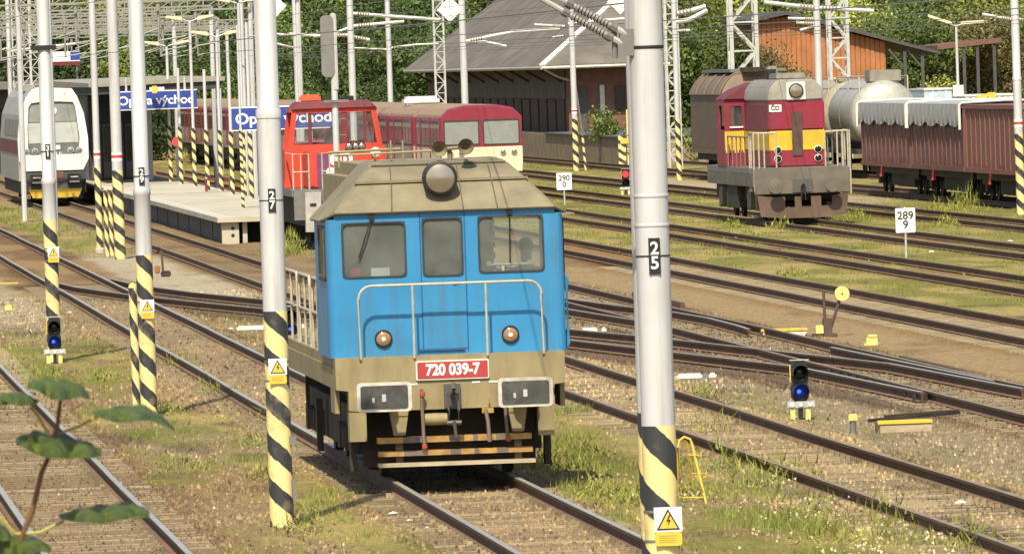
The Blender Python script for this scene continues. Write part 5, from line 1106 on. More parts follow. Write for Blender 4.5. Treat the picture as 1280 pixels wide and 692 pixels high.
for (X, Y, w, lb, wm) in ((19.50, 183.4, .42, 'long yellow topped cover left of the switch stand', m_white), (16.09, 136.0, .37, 'long yellow topped cover on the gravel near the rails at right', m_wood)):
    T = thing('point_cover', lb, 'cover', (X, Y, -.2)); b = MB(); b.box(-w, w, -.06, .06, 0, .12); b.build('body', wm, T, bevel=.008); b = MB(); b.box(-w-.01, w+.01, -.08, .08, .12, .175); b.build('top', m_yellow, T, bevel=.008); b = MB(); b.box(-w-.03, -w+.02, -.07, .07, 0, .15); b.build('end_plate', m_ir, T)
T = thing('cable_box', 'small square yellow box on the path right of the switch stand', 'box', (20.34, 176.5, -.2)); b = MB(); b.box(-.10, .10, -.06, .06, .0, .15); b.box(-.14, -.10, -.05, .05, 0, .05); b.build('body', m_paleyel, T, bevel=.012); b = MB(); b.box(-.07, .09, -.07, .05, .15, .2); b.build('lid', m_paleyel, T, bevel=.01)
T = thing('cable_post', 'short grey post with yellow top beside the long yellow cover', 'post', (15.35, 135.8, -.2)); b = MB(); b.lathe([(.05, 0), (.045, .19)], 12, 'z'); b.build('post', m_darksteel, T, smooth=True); b = MB(); b.box(-.06, .06, -.06, .06, .19, .29); b.build('top', m_paleyel, T, bevel=.012)
T = thing('yellow_frame', 'bent yellow tubular frame standing in grass right of the pole numbered 25', 'frame', (11.3, 117.0, -.2))
def U(xa, xb, xt0, xt1, y0, y1): return [(xa, y0, 0), (xt0, y0+(y1-y0)*.9, .70), (xt0+.03, y1, .765), (xt1-.03, y1, .765), (xt1, y0+(y1-y0)*.9, .70), (xb, y0, 0)]
b = MB(); b.tube([(-.155, 0, .10), (-.165, 0, .66), (-.15, 0, .74), (-.09, 0, .78), (-.02, 0, .75), (.0, 0, .70), (.125, -.2, 0)], .015, 8); b.build('front_tube', m_yellow, T, smooth=True)
b = MB(); b.tube([(-.17, .3, 0), (-.155, .05, .7), (-.11, .02, .76), (-.06, .03, .72), (.03, .3, .15)], .013, 8); b.build('back_tube', m_yellow, T, smooth=True)
for z, xa, xb in ((.06, -.15, .115), (.34, -.0, .10), (.56, -.04, .06)): b = MB(); b.tube([(xa, .06, z), (xb, -.1, z)], .011, 6); b.build('rung', m_yellow, T)
for z in (.30, .55): b = MB(); b.tube([(.10-.06*(z > .4), -.06, z), (.15-.05*(z > .4), -.06, z), (.15-.05*(z > .4), -.06, z+.05)], .010, 6); b.build('hook', m_yellow, T)
def markbar(p0, p1, lb):
    a, c = G(*p0, -.12), G(*p1, -.12); d = (c-a); n = d.length; T = thing('marker_bar', lb, 'marker', (a.x, a.y, -.19), rz=math.atan2(d.y, d.x)*0)
    b = MB(); b.box(0, n*.64, -.06, .06, 0, .11); b.build('bar', m_white, T, bevel=.03); b = MB(); b.box(n*.80, n, -.06, .06, 0, .11); b.build('end_piece', m_white, T, bevel=.03); b = MB(); b.box(n*.65, n*.80, -.055, .055, 0, .09); b.build('dark_joint', m_darksteel, T, bevel=.01)
markbar((846, 470), (881, 470), 'white marker bar with dark joint lying right of the pole numbered 25'); markbar((727, 412), (758, 411), 'white marker bar lying among rails between the blue locomotive and pole 25'); markbar((296, 410), (322, 407), 'white marker bar lying left of the pole numbered 27')
for (px, py, lb) in ((10, 388, 'yellow box cover on the gravel at the left edge'), ):
    a = G(px, py, -.2); T = thing('cable_box', lb, 'box', (a.x, a.y, -.2)); b = MB(); b.box(-.07, .09, -.06, .06, 0, .11); b.build('body', m_paleyel, T, bevel=.012); b = MB(); b.box(-.06, .08, -.06, .04, .11, .135); b.build('lid', m_paleyel, T, bevel=.01)
a = G(8, 356, -.2); T = thing('point_cover', 'flat ochre cover board lying by the rails at the left edge', 'cover', (a.x, a.y, -.2)); b = MB(); b.box(-.4, .3, -.1, .1, 0, .06); b.build('board', m_yellow, T); b = MB(); b.box(-.38, .28, -.13, -.1, 0, .03); b.build('edge', m_ir, T)
a = G(206, 346, -.2); T = thing('point_lever', 'dark rusty point lever standing right of the pole numbered 29', 'lever', (a.x, a.y, -.2)); b = MB(); b.tube([(-.04, 0, 0), (-.06, 0, .7)], .03); b.build('rod', m_ir, T); b = MB(); b.box(-.1, .16, -.1, .1, 0, .16); b.build('base', m_under, T, bevel=.03); b = MB(); b.box(-.25, -.12, -.1, .1, .1, .3); b.build('weight', mat('rust_orange', (.3, .12, .05), .8), T, bevel=.02)
for k, (px, py, s) in enumerate(((1201, 629, .09), (1132, 655, .07), (1166, 671, .08), (492, 642, .07), (863, 301, .10), (1263, 302, .10), (288, 411, .07), (1165, 315, .09), (87, 391, .08), (512, 650, .045), (534, 659, .035))):
    a = G(px, py, -.17); b = MB(); n = 7
    b.add([(s*random.uniform(.6, 1.2)*math.cos(j*2*PI/n), s*.8*random.uniform(.6, 1.2)*math.sin(j*2*PI/n), random.uniform(0, .3)*s) for j in range(n)]+[(0, 0, s*.6), (s*.3, .1*s, s*.45)], [(j, (j+1) % n, n if j < 4 else n+1) for j in range(n)]+[(0, n, n+1), (4, n+1, n)])
    o = b.build('paper_scrap', m_white, None, loc=(a.x, a.y, -.175)); tag(o, 'small crumpled white scrap lying on the track ballast', 'litter', 'white scraps on the ground')

# ------------------------------------------------------------------ platform, signs, canopy
PF = thing('station_platform', 'pale concrete platform with overhanging deck beside the white train', 'platform', (0, 0, 0))
b = MB(); b.box(15.0, 18.9, 304.5, 520, .46, .60); b.build('deck', m_conc, PF); b = MB(); b.box(15.0, 15.5, 304.6, 520, .601, .612); b.build('edge_strip', mat('pale_edge', (.50, .46, .38), .8, var=.1), PF)
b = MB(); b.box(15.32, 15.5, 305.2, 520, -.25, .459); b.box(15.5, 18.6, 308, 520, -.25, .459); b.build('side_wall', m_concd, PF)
b = MB(); b.box(15.14, 15.66, 304.7, 305.19, -.25, .459); o = b.build('end_block', m_conc, PF)
for z in (.05, .27): q = MB(); q.lathe([(0, -.01), (.055, -.01), (.055, .02)], 10, 'y', (15.47, 304.7, z)); q.build('hole', m_ink, o)
b = MB(); b.box(15.78, 15.92, 304.8, 305.0, -.25, .459); b.build('end_post', m_conc, PF)
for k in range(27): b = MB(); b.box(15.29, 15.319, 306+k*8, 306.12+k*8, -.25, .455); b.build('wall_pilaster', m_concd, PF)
def namesign(px0, px1, pyc, Y, lb, posts):
    a, c = AY(px0, pyc, Y), AY(px1, pyc, Y); w = c.x-a.x; h = .70; T = thing('station_sign', lb, 'sign', ((a.x+c.x)/2, Y, (a.z+c.z)/2))
    b = MB(); b.box(-w/2, w/2, 0, .08, -h/2, h/2); b.build('board', m_signblue, T); b = MB(); b.box(-w/2-.03, w/2+.03, .01, .07, h/2, h/2+.04); b.box(-w/2-.03, w/2+.03, .01, .07, -h/2-.04, -h/2); b.build('border', m_signwhite, T)
    o = text('lettering', 'Opava východ', .36, m_signwhite, T, (0, -.006, -.02), bold=.03); k = (w*.93)/max(o.dimensions.x, .1); o.scale[0] = k
    for x, za, zb in posts: b = MB(); b.tube([(x, .12, za), (x, .12, zb)], .05, 8); b.build('post', m_steel, T)
    return T
namesign(144, 246, 125, 406.5, 'blue sign reading Opava východ hanging under the platform canopy, left one', [(-1.2, .3, .95), (1.2, .3, .95)])
namesign(290, 419, 147, 325, 'blue sign reading Opava východ on posts behind the orange red cab, right one', [(-.55, -2.75, .3), (.9, -2.75, .3)])
CN = thing('platform_canopy', 'flat platform canopy with pale roof edge above the left blue sign', 'canopy', (0, 0, 0))
b = MB(); b.hexa([(15.1, 411, 4.62), (20.6, 408, 4.72), (20.6, 470, 4.72), (15.1, 470, 4.62)], [(15.1, 411, 4.78), (20.6, 408, 4.90), (20.6, 470, 5.0), (15.1, 470, 4.95)]); b.build('roof', mat('canopy_roof', (.30, .27, .22), .8), CN)
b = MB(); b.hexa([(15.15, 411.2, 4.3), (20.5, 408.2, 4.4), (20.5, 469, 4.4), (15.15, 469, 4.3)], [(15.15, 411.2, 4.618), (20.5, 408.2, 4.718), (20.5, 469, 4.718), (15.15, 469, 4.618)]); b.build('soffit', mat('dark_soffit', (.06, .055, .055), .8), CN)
for (x, y) in ((17.85, 419.5), (17.85, 440), (17.85, 460)): b = MB(); b.box(x-.17, x+.17, y, y+.3, .6, 4.3); b.build('column', m_white, CN)
b = MB(); b.box(17.4, 18.0, 405.9, 406.1, 4.42, 4.55); b.build('lamp_fitting', m_white, CN); b = MB(); b.box(17.5, 17.7, 405.8, 405.88, 4.30, 4.6); b.build('lamp_sign', m_yellow, CN)
KI = thing('platform_shelter', 'dark glazed shelter under the platform canopy behind the striped poles', 'shelter', (0, 0, 0))
m_dk = mat('dark_shelter', (.055, .055, .06), .5, var=.2)
b = MB(); b.box(15.6, 17.6, 426, 436, .6, 4.29); b.build('wall', m_dk, KI)
for k in range(4): b = MB(); b.box(15.7+k*.48, 16.1+k*.48, 425.93, 425.99, .7, 3.0); o = b.build('door', m_darksteel, KI); b = MB(); b.box(15.75+k*.48, 16.05+k*.48, 425.90, 425.93, 1.4, 2.9); b.build('pane', m_glassdk, o)
HL = thing('station_hall', 'long dark flat roofed hall behind the white train at far left', 'building', (0, 0, 0))
b = MB(); b.box(8, 21.5, 560, 575, -.2, 4.5); b.build('wall', m_dk, HL); b = MB(); b.box(7.5, 22, 558, 577, 4.5, 4.95); b.build('roof', mat('grey_flat_roof', (.16, .15, .14), .8), HL)
for k in range(10): b = MB(); b.box(8.6+k*1.3, 9.4+k*1.3, 559.9, 559.99, 1.2, 3.4); b.build('window', m_glassdk, HL)
tops = [6.2, 5.3, 7.1, 5.2, 6.4, 5.0, 6.6, 7.5, 6.8]
for k, (px, py) in enumerate(((214, 227), (227, 230), (244, 233), (260, 238), (277, 239), (291, 243), (304, 260), (306, 245), (315, 248))):
    a = G(px, py, .6); fine = k == 6
    T = thing('platform_lamp', f'slim grey lamp post with striped foot on the concrete platform, {ORD[k] if k else "first"} from the left', 'lamp post', (a.x, a.y, .6), 'lamp posts along the platform')
    r = .055 if fine else .085; b = MB(); b.lathe([(r, 0), (r, 2.3 if not fine else 2.6)], 12, 'z'); b.build('striped_foot', m_stripe3 if fine else m_stripe2, T, smooth=True)
    h = tops[k]-.6; b = MB(); b.lathe([(r*.75, 2.3), (r*.7, h)], 10, 'z'); b.build('shaft', m_grey_pole, T, smooth=True)
    if k in (0, 2, 4, 7):
        for s in (-1, 1): b = MB(); b.tube([(0, 0, h), (s*.35, 0, h+.12)], .03, 6); b.build('arm', m_steel, T); b = MB(); b.prism([(s*.3, h+.02), (s*.95, h+.16), (s*.95, h+.26), (s*.3, h+.2)], 'y', -.12, .12); b.build('lamp_head', m_creamp, T, bevel=.03)
a = G(278, 240, .6); T = thing('bench', 'small dark red bench between striped posts on the platform', 'bench', (a.x, a.y+3, .6)); b = MB(); b.box(-.5, .5, -.2, .2, .42, .48); b.build('seat', m_crimd, T)
for x in (-.45, .45): b = MB(); b.box(x-.04, x+.04, -.2, .2, 0, .42); b.build('leg', m_crimd, T)
a = AY(80, 73, 470); T = thing('advert_board', 'white advert board with red lower edge above the white train', 'sign', (a.x, 470, 0)); b = MB(); b.box(-.75, .75, 0, .08, a.z-.15, a.z+.32); b.build('board', m_signwhite, T); b = MB(); b.box(-.75, .75, -.01, .08, a.z-.33, a.z-.152); b.build('red_strip', m_plate, T); b = MB(); b.box(.3, .75, -.012, -.001, a.z-.1, a.z+.3); b.build('blue_panel', m_signblue, T)
for x in (-.6, .6): b = MB(); b.tube([(x, .1, -.2), (x, .1, a.z+.3)], .05, 6); b.build('post', m_darksteel, T)

# ------------------------------------------------------------------ goods shed
GS = thing('goods_shed', 'old brick and plank goods shed with big grey slate roof and loading ramp', 'building', (0, 0, 0))
xe, xr, x2, yn, yf = 44.0, 50.45, 50.85, 532., 640.
ze, zr, yh_ = 4.72, 9.25, 545.
b = MB(); th = .14
def slab(p, k=0):
    q = [Vector(v) for v in p]; nrm = (q[1]-q[0]).cross(q[-1]-q[0]).normalized()*th
    if nrm.z < 0: nrm = -nrm
    n = len(q); b.add([v for v in q]+[v+nrm for v in q], [tuple(range(n)), tuple(range(2*n-1, n-1, -1))]+[(i, n+i, n+(i+1) % n, (i+1) % n) for i in range(n)], k)
slab([(xe, yn, ze), (xe, yf, ze), (xr, yf, zr), (xr, yh_, zr)]); slab([(x2, yn, ze), (xr, yh_, zr), (xr, yf, zr), (x2, yf, ze)]); slab([(xe, yn, ze), (xr, yh_, zr), (x2, yn, ze)])
rf = b.build('roof', m_slate, GS)
b = MB(); b.beam((xe-.02, yn, ze+.16), (xr, yh_, zr+.16), .35, .10); b.build('hip_flashing', m_white, rf)
b = MB(); b.tube([(xe-.06, yn-.05, ze), (xe-.06, yf, ze)], .10, 8); b.tube([(xe-.06, yn-.07, ze), (x2, yn-.07, ze)], .09, 8); b.build('gutter', mat('zinc_gutter', (.42, .40, .34), .5, .3), rf)
b = MB(); b.tube([(xr-.6, yn-.05, ze-.05), (xr-.2-.3, yn+.3, ze-.6), (xr+.3, yn+1.9, ze-.85)], .10, 8); b.tube([(xe+.1, yn+.1, ze-.1), (xe+.9, yn+1.6, ze-.5), (46.1, yn+2.2, ze-.9), (46.1, yn+2.2, 1.2)], .07, 8); b.build('downpipe', m_steel, rf, smooth=True)
b = MB()
for k in range(36):    # sliding plank doors and wall boards on the long side
    y0 = 535.5+k*2.9; b.box(45.42, 45.49, y0, y0+2.82, 3.0+.01*(k % 3), 4.6)
b.build('upper_boards', m_plank, GS)
b = MB(); b.box(45.5, 50.6, 534, 639, -.2, 4.66); b.build('wall', m_brick, GS)
for k in range(18): b = MB(); b.box(45.40, 45.488, 536+k*5.8, 536+k*5.8+4.2, 1.15, 2.95); b.build('sliding_door', m_brownpl, GS)
for k in range(10): b = MB(); b.beam((45.5, 537+k*11, 3.9), (44.3, 537+k*11, 4.62), .14, .14); b.build('eave_bracket', m_brownpl, GS)
for (x0, x1, z0, z1, nm, mt) in ((46.05, 46.5, 1.2, 3.6, 'door', m_darkroof), (47.2, 47.45, 1.2, 3.7, 'drain_pilaster', m_steel), (48.0, 48.6, 2.3, 3.6, 'window', m_glassdk), (49.5, 50.4, .5, 4.3, 'gate_opening', m_ink)): b = MB(); b.box(x0, x1, 533.9, 533.99, z0, z1); b.build(nm, mt, GS)
for x in (45.5, 49.15): b = MB(); b.box(x-.02, x+.35, 533.86, 533.995, .5, 4.6); b.build('brick_pilaster', m_brick, GS)
b = MB(); b.box(44.2, 52, 486, 534, -.3, 1.17); b.box(44.2, 45.5, 534, 640, -.3, 1.17); b.build('loading_ramp', m_stone, GS)
b = MB(); b.box(44.1, 52, 485.9, 533.9, 1.172, 1.24); b.build('ramp_edge', m_concd, GS)

# ------------------------------------------------------------------ orange wooden building and canopies
OB = thing('wooden_building', 'orange wooden building with sloping dark roof behind the tank wagons', 'building', (0, 0, 0))
Yo = 560.
pa = [AY(x, y, Yo) for x, y in ((955, 24), (1000, 22), (1122, 53))]; zt = lambda X: np.interp(X, [58.2, 60.2, 65.9], [6.95, 7.2, 5.55])
b = MB(); b.prism([(58.25, -.2), (65.85, -.2), (65.85, 5.45), (60.2, 7.05), (58.25, 6.8)][::-1], 'y', Yo+.05, Yo+14); b.build('wall', m_orwood, OB)
nb = 27
for k in range(nb):
    x0 = 58.27+k*(7.56/nb); x1 = x0+7.56/nb-.045; b = MB(); dy = random.uniform(0, .03)
    b.prism([(x0, -.2), (x1, -.2), (x1, zt(x1)-.05), (x0, zt(x0)-.05)][::-1], 'y', Yo-.03-dy, Yo+.048); b.build('plank', m_orwood, OB)
b = MB(); b.prism([(57.9, 6.85), (60.2, 7.25), (65.9, 5.58), (68.9, 4.72), (68.9, 4.88), (65.9, 5.78), (60.2, 7.48), (57.9, 7.05)], 'y', Yo-.7, Yo+14.5); b.build('roof', m_darkroof, OB)
for x in (66.9, 67.9): b = MB(); b.box(x-.09, x+.09, Yo-.4, Yo-.2, -.2, 5.0); b.build('canopy_post', m_darkroof, OB)
for x in (66.9, 67.9): b = MB(); b.beam((x, Yo-.3, 4.0), (x-.9, Yo-.3, 5.1), .12, .12); b.build('canopy_brace', m_darkroof, OB)
OC = thing('open_shed', 'open shed with flat rusty roof on dark posts right of the orange building', 'shed', (0, 0, 0)); a, c = AY(1172, 60, 590), AY(1252, 53, 590)
b = MB(); b.hexa([(a.x, 590, a.z-.1), (c.x, 590, a.z+.2), (c.x, 602, a.z+.2), (a.x, 602, a.z-.1)], [(a.x, 590, a.z+.15), (c.x, 590, a.z+.45), (c.x, 602, a.z+.45), (a.x, 602, a.z+.15)]); b.build('roof', m_brownroof, OC)
for px in (1205, 1222, 1243): p = AY(px, 60, 590); b = MB(); b.box(p.x-.09, p.x+.09, 590.1, 590.3, -.2, a.z+.0); b.build('post', m_darkroof, OC)
a = AY(1196, 60, 440); T = thing('yard_lamp', 'T shaped yard lamp with white box right of the orange building', 'lamp post', (a.x, 440, 0)); zt_ = AY(1196, 31, 440).z
b = MB(); b.lathe([(.08, -.2), (.06, zt_)], 10, 'z'); b.build('post', m_grey_pole, T, smooth=True)
for s, dz in ((-1, 0.0), (1, .05)): b = MB(); b.tube([(0, 0, zt_-.05), (s*.3, 0, zt_+.0)], .03, 6); b.build('arm', m_steel, T); b = MB(); b.prism([(s*.2, zt_), (s*1.25, zt_+.33*(s < 0)+.05), (s*1.25, zt_+.33*(s < 0)+.17), (s*.2, zt_+.13)], 'y', -.1, .1); b.build('lamp_head', m_creamp, T)
b = MB(); b.box(-.25, .22, -.2, -.06, 2.9, 3.4); b.build('control_box', m_white, T)
def cont(px0, px1, py0, py1, Y, lb, nm, mt):
    a, c = AY(px0, py0, Y), AY(px1, py1, Y); T = thing(nm, lb, 'container', (a.x, Y, -.2)); w = c.x-a.x; h = a.z+.2
    b = MB(); b.box(0, w, 0, 6, .3, h); b.build('body', mt, T)
    for k in range(int(w/.3)): b = MB(); b.box(.05+k*.3, .18+k*.3, -.04, -.001, .35, h-.05); b.build('rib', mt, T)
    b = MB(); b.box(-.02, w+.02, -.06, 6.02, h, h+.08); b.build('roof_rim', m_white, T); b = MB(); b.box(.2, w-.2, .2, 5.8, 0, .3); b.build('base', m_under, T)
cont(1155, 1190, 113, 126, 452, 'pale blue container showing above the grey tarpaulin, right of the tank', 'storage_container', mat('pale_blue', (.46, .55, .62), .5))
cont(1206, 1275, 121, 127, 462, 'long white container top showing above the uncovered brown wagon', 'storage_container', m_white)
a = AY(1232, 120, 425); T = thing('hoist', 'small yellow hoist arm sticking up behind the brown wagons', 'hoist', (a.x, 425, 0)); b = MB(); b.box(.1, .42, -.1, .2, 0, a.z+.15); b.build('mast', m_yellow, T); b = MB(); b.beam((-.4, 0, a.z-.05), (.15, 0, a.z+.05), .12, .14); b.build('jib', m_yellow, T)

# ------------------------------------------------------------------ hill and trees
hx = np.linspace(-150, 420, 60); hy = np.concatenate([np.linspace(690, 1000, 30), [1200, 1400, 1590]]); X, Y = np.meshgrid(hx, hy)
Z = sst(690, 960, Y)*34*(.75+.5*fbm(X*.012, Y*.012, 71))+np.where(Y > 1000, 10, 0)-.3; n, m_ = len(hx), len(hy); idx = np.arange(n*m_).reshape(m_, n)
q = np.stack([idx[:-1,:-1], idx[:-1,1:], idx[1:,1:], idx[1:,:-1]], -1).reshape(-1, 4)
tag(link('hill', raw('hill', np.stack([X, Y, Z], -1).reshape(-1, 3), q, mat('hill_green', (.06, .085, .025), .95, var=.4, scale=.15), None, True)), kind='structure')
def crown_mesh(seed, W_, H_t, nl, ls, tone, brown=0):
    r = np.random.default_rng(seed); nc = 26; cc = r.normal(0, 1, (nc, 3)); cc /= np.linalg.norm(cc, axis=1)[:, None]; cc *= (r.random(nc)**.45)[:, None]*np.array([W_*.40, W_*.40, H_t*.42])
    cr = r.uniform(.13, .27, nc)*W_; ct = r.lognormal(0, .22, nc)
    i = r.integers(0, nc, nl); d = r.normal(0, 1, (nl, 3)); d /= np.linalg.norm(d, axis=1)[:, None]; P = cc[i]+d*(cr[i]*r.uniform(.55, 1.08, nl))[:, None]
    a = r.normal(0, 1, (nl, 3)); a -= d*(a*d).sum(1)[:, None]*.6; a /= np.linalg.norm(a, axis=1)[:, None]; b_ = np.cross(a, d+r.normal(0, .5, (nl, 3))); b_ /= np.linalg.norm(b_, axis=1)[:, None]+1e-6
    s = (r.uniform(.6, 1.3, nl)*ls)[:, None]; V = np.stack([P-a*s, P+b_*s*.55, P+a*s, P-b_*s*.55], 1)
    C = np.array(tone)*(ct[i]*r.uniform(.6, 1.45, nl))[:, None]
    if brown: k = r.random(nl) < brown; C[k] = np.array([.14, .085, .04])*r.uniform(.6, 1.3, k.sum())[:, None]
    return raw('crown', V.reshape(-1, 3), np.arange(nl*4).reshape(nl, 4), m_leaf, np.repeat(C, 4, 0))
CR = [crown_mesh(1, 8, 10, 9000, .165, (.085, .118, .03)), crown_mesh(2, 8, 9, 9000, .165, (.155, .185, .042)), crown_mesh(3, 7, 11, 9000, .16, (.06, .09, .03)), crown_mesh(4, 8, 9, 9000, .165, (.205, .22, .052)), crown_mesh(5, 7, 9, 8000, .16, (.115, .10, .04), .25)]
KIND = ['dark green bushy tree', 'mid green broad tree', 'deep green tall tree', 'light yellow green tree', 'green tree with rusty brown leaves']
TRUNK = MB().tube([(0, 0, -1), (.1, 0, 2.5), (-.1, .1, 6)], [.28, .2, .09], 8)
TRUNK.tube([(0, 0, 2.3), (1.3, .3, 4.8)], [.12, .05], 6).tube([(0, 0, 2.8), (-1.4, -.2, 5.2)], [.12, .05], 6).tube([(0, .1, 3.4), (.3, 1.2, 5.6)], [.1, .04], 6)
tr0 = None
def tree(x, y, z, k, s, where, zc=4.6):
    global tr0
    T = thing('tree', f'{KIND[k]} {where}', 'tree', (x, y, z), 'trees on and before the wooded hillside'); T.scale = (s, s, s); T.rotation_euler[2] = random.uniform(0, 6.28)
    if tr0 is None: tr0 = TRUNK.build('trunk', m_bark, T)
    else: o = tr0.copy(); COL.objects.link(o); o.parent = T
    link('crown', CR[k], T, (0, 0, zc))
def hz(x, y): return float(np.interp(y, [690, 960], [0, 30]))
def row(y, x0, x1, n, kinds, s0, s1, where, zc=4.6):
    for i in range(n):
        x = x0+(x1-x0)*(i+.5)/n+random.uniform(-1, 1); yy = y+random.uniform(-7, 7); tree(x, yy, hz(x, yy)-.3, kinds[i % len(kinds)], random.uniform(s0, s1), where+f', {ORD[i] if i else "first"} from the left', zc)
row(655, 14, 60, 9, [0, 2, 1, 0, 2], .85, 1.1, 'behind the station tracks')
row(690, 16, 62, 9, [2, 0, 2], 1.0, 1.3, 'at the left foot of the wooded hill'); row(700, 64, 98, 7, [1, 3, 0, 3], 1.0, 1.25, 'at the right foot of the wooded hill')
row(745, 16, 106, 16, [1, 0, 3, 1, 0], 1.0, 1.3, 'on the lower slope of the hill')
row(800, 18, 116, 17, [0, 1, 2, 3], 1.1, 1.4, 'higher up the wooded hill')
row(630, 66, 92, 6, [1, 3, 0, 1], .8, 1.05, 'beyond the open shed')
row(604, 24, 41, 5, [2, 0, 1, 0], .55, .7, 'between platform and goods shed', 3.2)
row(585, 26, 40, 5, [3, 1, 3], .34, .42, 'low beside the goods shed wall', 2.2)
tree(79.5, 585, -.3, 4, .95, 'right of the open shed'); tree(76.0, 596, -.3, 4, .8, 'directly behind the open shed'); tree(57.2, 540, -.3, 4, .62, 'left of the orange building'); tree(54.6, 546, -.3, 0, .85, 'between goods shed and orange building'); tree(52.4, 550, -.3, 2, .85, 'just right of the goods shed roof')
tree(20.5, 545, -.3, 3, .32, 'low behind the platform posts', 1.6); tree(71, 575, -.3, 3, .55, 'under the canopy edge of the orange building', 2.6); tree(74, 560, -.3, 1, .5, 'behind the pale blue container', 2.4)
bush = crown_mesh(9, 2.2, 1.8, 900, .10, (.11, .15, .035))
for x, y, z in ((45.0, 487, .2), (47.6, 486.5, -.1), (44.4, 500, .9), (43.8, 470, 0)):
    T = thing('bush', 'green bush growing at the stone loading ramp', 'bush', (x, y, z), 'bushes at the loading ramp'); link('foliage', bush, T, (0, 0, .8)); b = MB(); b.tube([(0, 0, -.3), (0, 0, .8)], .06, 6); b.build('stem', m_bark, T)

# ------------------------------------------------------------------ sapling close to the camera at lower left
PY = 12.5
o0 = AY(60, 640, PY)
SP = thing('sapling', 'blurred green sapling with drooping leaves in the lower left corner', 'plant', (o0.x, PY, -.2))
def loc_(px, py, dy=0): return AY(px, py, PY+dy)-Vector(SP.location)
m_stem = mat('brown_stem', (.16, .075, .035), .6); m_pet = mat('yellow_petiole', (.38, .33, .06), .5)
b = MB(); p0 = loc_(14, 700); b.tube([Vector((p0.x-.12, 0, 0)), Vector((p0.x-.06, 0, 2.2)), p0, loc_(40, 640), loc_(52, 590), loc_(62, 568), loc_(72, 530), loc_(77, 488)], [.014, .011, .0042, .0036, .0032, .003, .003, .0022], 8); b.build('stem', m_stem, SP, smooth=True)
for pts in ([(78, 540), (100, 532), (122, 520)], [(20, 667), (50, 665), (80, 650)], [(20, 667), (8, 655), (-4, 642)], [(62, 568), (60, 572), (55, 560)], [(77, 490), (70, 486), (60, 485)], [(62, 545), (48, 520), (38, 508)]):
    b = MB(); b.tube([loc_(x, y) for x, y in pts], .0022, 6); b.build('petiole', m_pet, SP, smooth=True)
m_lf = mat('leaf_green', (.075, .118, .024), .5, var=.4, scale=25, dirt=(.19, .215, .05), dscale=(45, 45, 45), damt=.7, bump=.5, bscale=90)
_nt = m_lf.node_tree; _b = _nt.nodes['Principled BSDF']; _tl = _nt.nodes.new('ShaderNodeBsdfTranslucent'); _tl.inputs[0].default_value = (.22, .26, .03, 1); _mx = _nt.nodes.new('ShaderNodeMixShader'); _mx.inputs[0].default_value = .3
_nt.links.new(_b.outputs[0], _mx.inputs[1]); _nt.links.new(_tl.outputs[0], _mx.inputs[2]); _nt.links.new(_mx.outputs[0], _nt.nodes['Material Output'].inputs[0])
def leaf(pts, depth=.10):   # pts: (px, py of the lower rim, height seen in px); a lobed blade, its near rim curled down
    pts2 = []
    for i in range(len(pts)-1):
        for q_ in (0, .33, .67): pts2.append(tuple(pts[i][c]*(1-q_)+pts[i+1][c]*q_ for c in range(3)))
    pts2.append(pts[-1]); n = len(pts2); nv = 9; vs = []; fs = []; ph = random.uniform(0, 6)
    for i, (px, py, t) in enumerate(pts2):
        s_ = (i+.3)/(n-.4); w = math.sin(PI*s_)**.6; lob = 1+.4*math.sin(s_*20+ph); lob2 = 1+.4*math.sin(s_*17+ph+2)
        for j in range(nv):
            u = j/(nv-1)*2-1
            h = np.interp(u, [-1, -.6, -.15, .1, .55, 1], [0, .42, .86, .80, 1.0, .82])
            h += (.24*math.sin(s_*26+u*2+ph)*u**1.5 if u > 0 else 0)+.06*math.sin(s_*9+u*5)
            yy = u*depth*w*(lob if u < 0 else lob2)
            vs.append(loc_(px, py-t*h*1.0, yy))
    for i in range(n-1):
        for j in range(nv-1): fs.append((i*nv+j, i*nv+j+1, (i+1)*nv+j+1, (i+1)*nv+j))
    b = MB(); b.add(vs, fs); o = b.build('leaf', m_lf, SP, smooth=True); md = o.modifiers.new('sub', 'SUBSURF'); md.levels = 1; md.render_levels = 1
leaf([(34, 486, 8), (46, 488, 16), (58, 494, 22), (72, 500, 26), (88, 500, 24), (102, 496, 18), (112, 500, 8)], .08)
leaf([(2, 500, 10), (14, 505, 16), (26, 507, 18), (38, 506, 12), (48, 504, 5)], .07); leaf([(-25, 505, 8), (-12, 508, 14), (2, 508, 15), (12, 505, 6)], .06)
leaf([(116, 518, 6), (130, 524, 14), (146, 527, 20), (164, 527, 22), (182, 526, 20), (200, 530, 14), (218, 538, 5)], .09)
leaf([(20, 556, 8), (30, 560, 20), (44, 566, 28), (62, 571, 32), (82, 573, 30), (102, 574, 26), (116, 573, 20), (127, 569, 8)], .10)
leaf([(74, 648, 6), (92, 652, 16), (112, 652, 22), (132, 653, 22), (152, 651, 24), (170, 647, 20), (187, 646, 8)], .09)
leaf([(-12, 690, 26), (4, 698, 34), (20, 698, 30), (36, 694, 26), (52, 690, 18), (64, 690, 6)], .09); leaf([(-20, 668, 16), (-6, 674, 24), (8, 676, 18), (16, 676, 6)], .07)

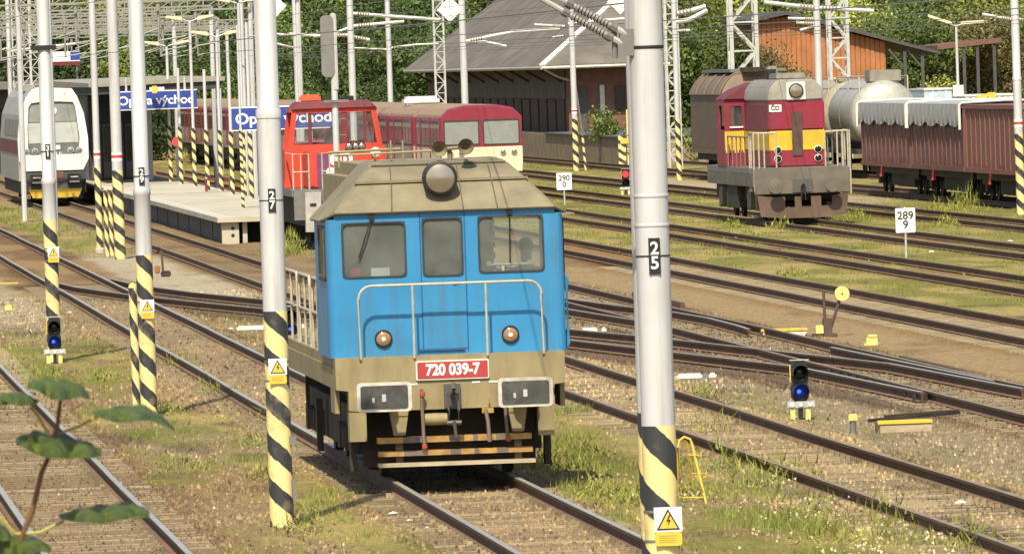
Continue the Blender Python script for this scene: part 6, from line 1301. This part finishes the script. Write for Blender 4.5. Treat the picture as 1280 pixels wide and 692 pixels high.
# ------------------------------------------------------------------ pieces of one mesh that stand apart become parts of their own
KEEP = {'lettering', 'number', 'unit_number', 'small_print', 'crown', 'foliage', 'leaf', 'rail', 'horns'}
RENAME = {'brake_hoses': 'brake_hose', 'louvres': 'louvre', 'roof_pipes': 'roof_pipe', 'end_posts': 'end_post', 'door_hinges': 'door_hinge', 'grille_bars': 'grille_bar', 'upper_boards': 'board', 'slide_chairs': 'slide_chair', 'upper_windows': 'upper_window', 'switch_plates': 'switch_plate', 'point_rods': 'point_rod', 'end_ribs': 'end_rib', 'ribs': 'rib'}
cache = {}
def islands(me):
    nv = len(me.vertices); par = np.arange(nv); e = np.empty(len(me.edges)*2, np.int32); me.edges.foreach_get('vertices', e); e = e.reshape(-1, 2)
    while True:
        p2 = par.copy(); mn = np.minimum(par[e[:, 0]], par[e[:, 1]]); np.minimum.at(p2, e[:, 0], mn); np.minimum.at(p2, e[:, 1], mn); p2 = p2[p2]
        if (p2 == par).all(): break
        par = p2
    return par
def split_mesh(me):
    if me.name in cache: return cache[me.name]
    lab = islands(me); ids = np.unique(lab); out = None
    if 1 < len(ids) <= 120:
        co = np.empty(len(me.vertices)*3, np.float32); me.vertices.foreach_get('co', co); co = co.reshape(-1, 3)
        lo = np.array([co[lab == i].min(0) for i in ids])-.012; hi = np.array([co[lab == i].max(0) for i in ids])+.012; g = list(range(len(ids)))
        def find(a):
            while g[a] != a: a = g[a]
            return a
        for i in range(len(ids)):
            for j in range(i): 
                if (lo[i] <= hi[j]).all() and (lo[j] <= hi[i]).all(): g[find(i)] = find(j)
        roots = sorted({find(i) for i in range(len(ids))})
        if len(roots) > 1:
            grp = np.array([find(int(np.searchsorted(ids, l))) for l in lab]); out = []
            for r in roots:
                bm = bmesh.new(); bm.from_mesh(me); bm.verts.ensure_lookup_table()
                bmesh.ops.delete(bm, geom=[v for v in bm.verts if grp[v.index] != r], context='VERTS')
                m2 = me.copy(); bm.to_mesh(m2); bm.free(); m2.name = RENAME.get(me.name.split('.')[0], me.name.split('.')[0]); out.append(m2)
    cache[me.name] = out; return out
for o in list(SC.objects):
    if o.type != 'MESH' or o.parent is None or o.get('kind') or o.modifiers: continue
    base = o.name.split('.')[0]
    if base in KEEP or o.parent.get('kind') == 'structure' and base in ('rail', 'sleeper'): continue
    ms = split_mesh(o.data)
    if not ms: continue
    nm = RENAME.get(base, base); o.data = ms[0]; o.name = nm
    for m2 in ms[1:]:
        c = o.copy(); c.data = m2; c.name = nm; COL.objects.link(c)
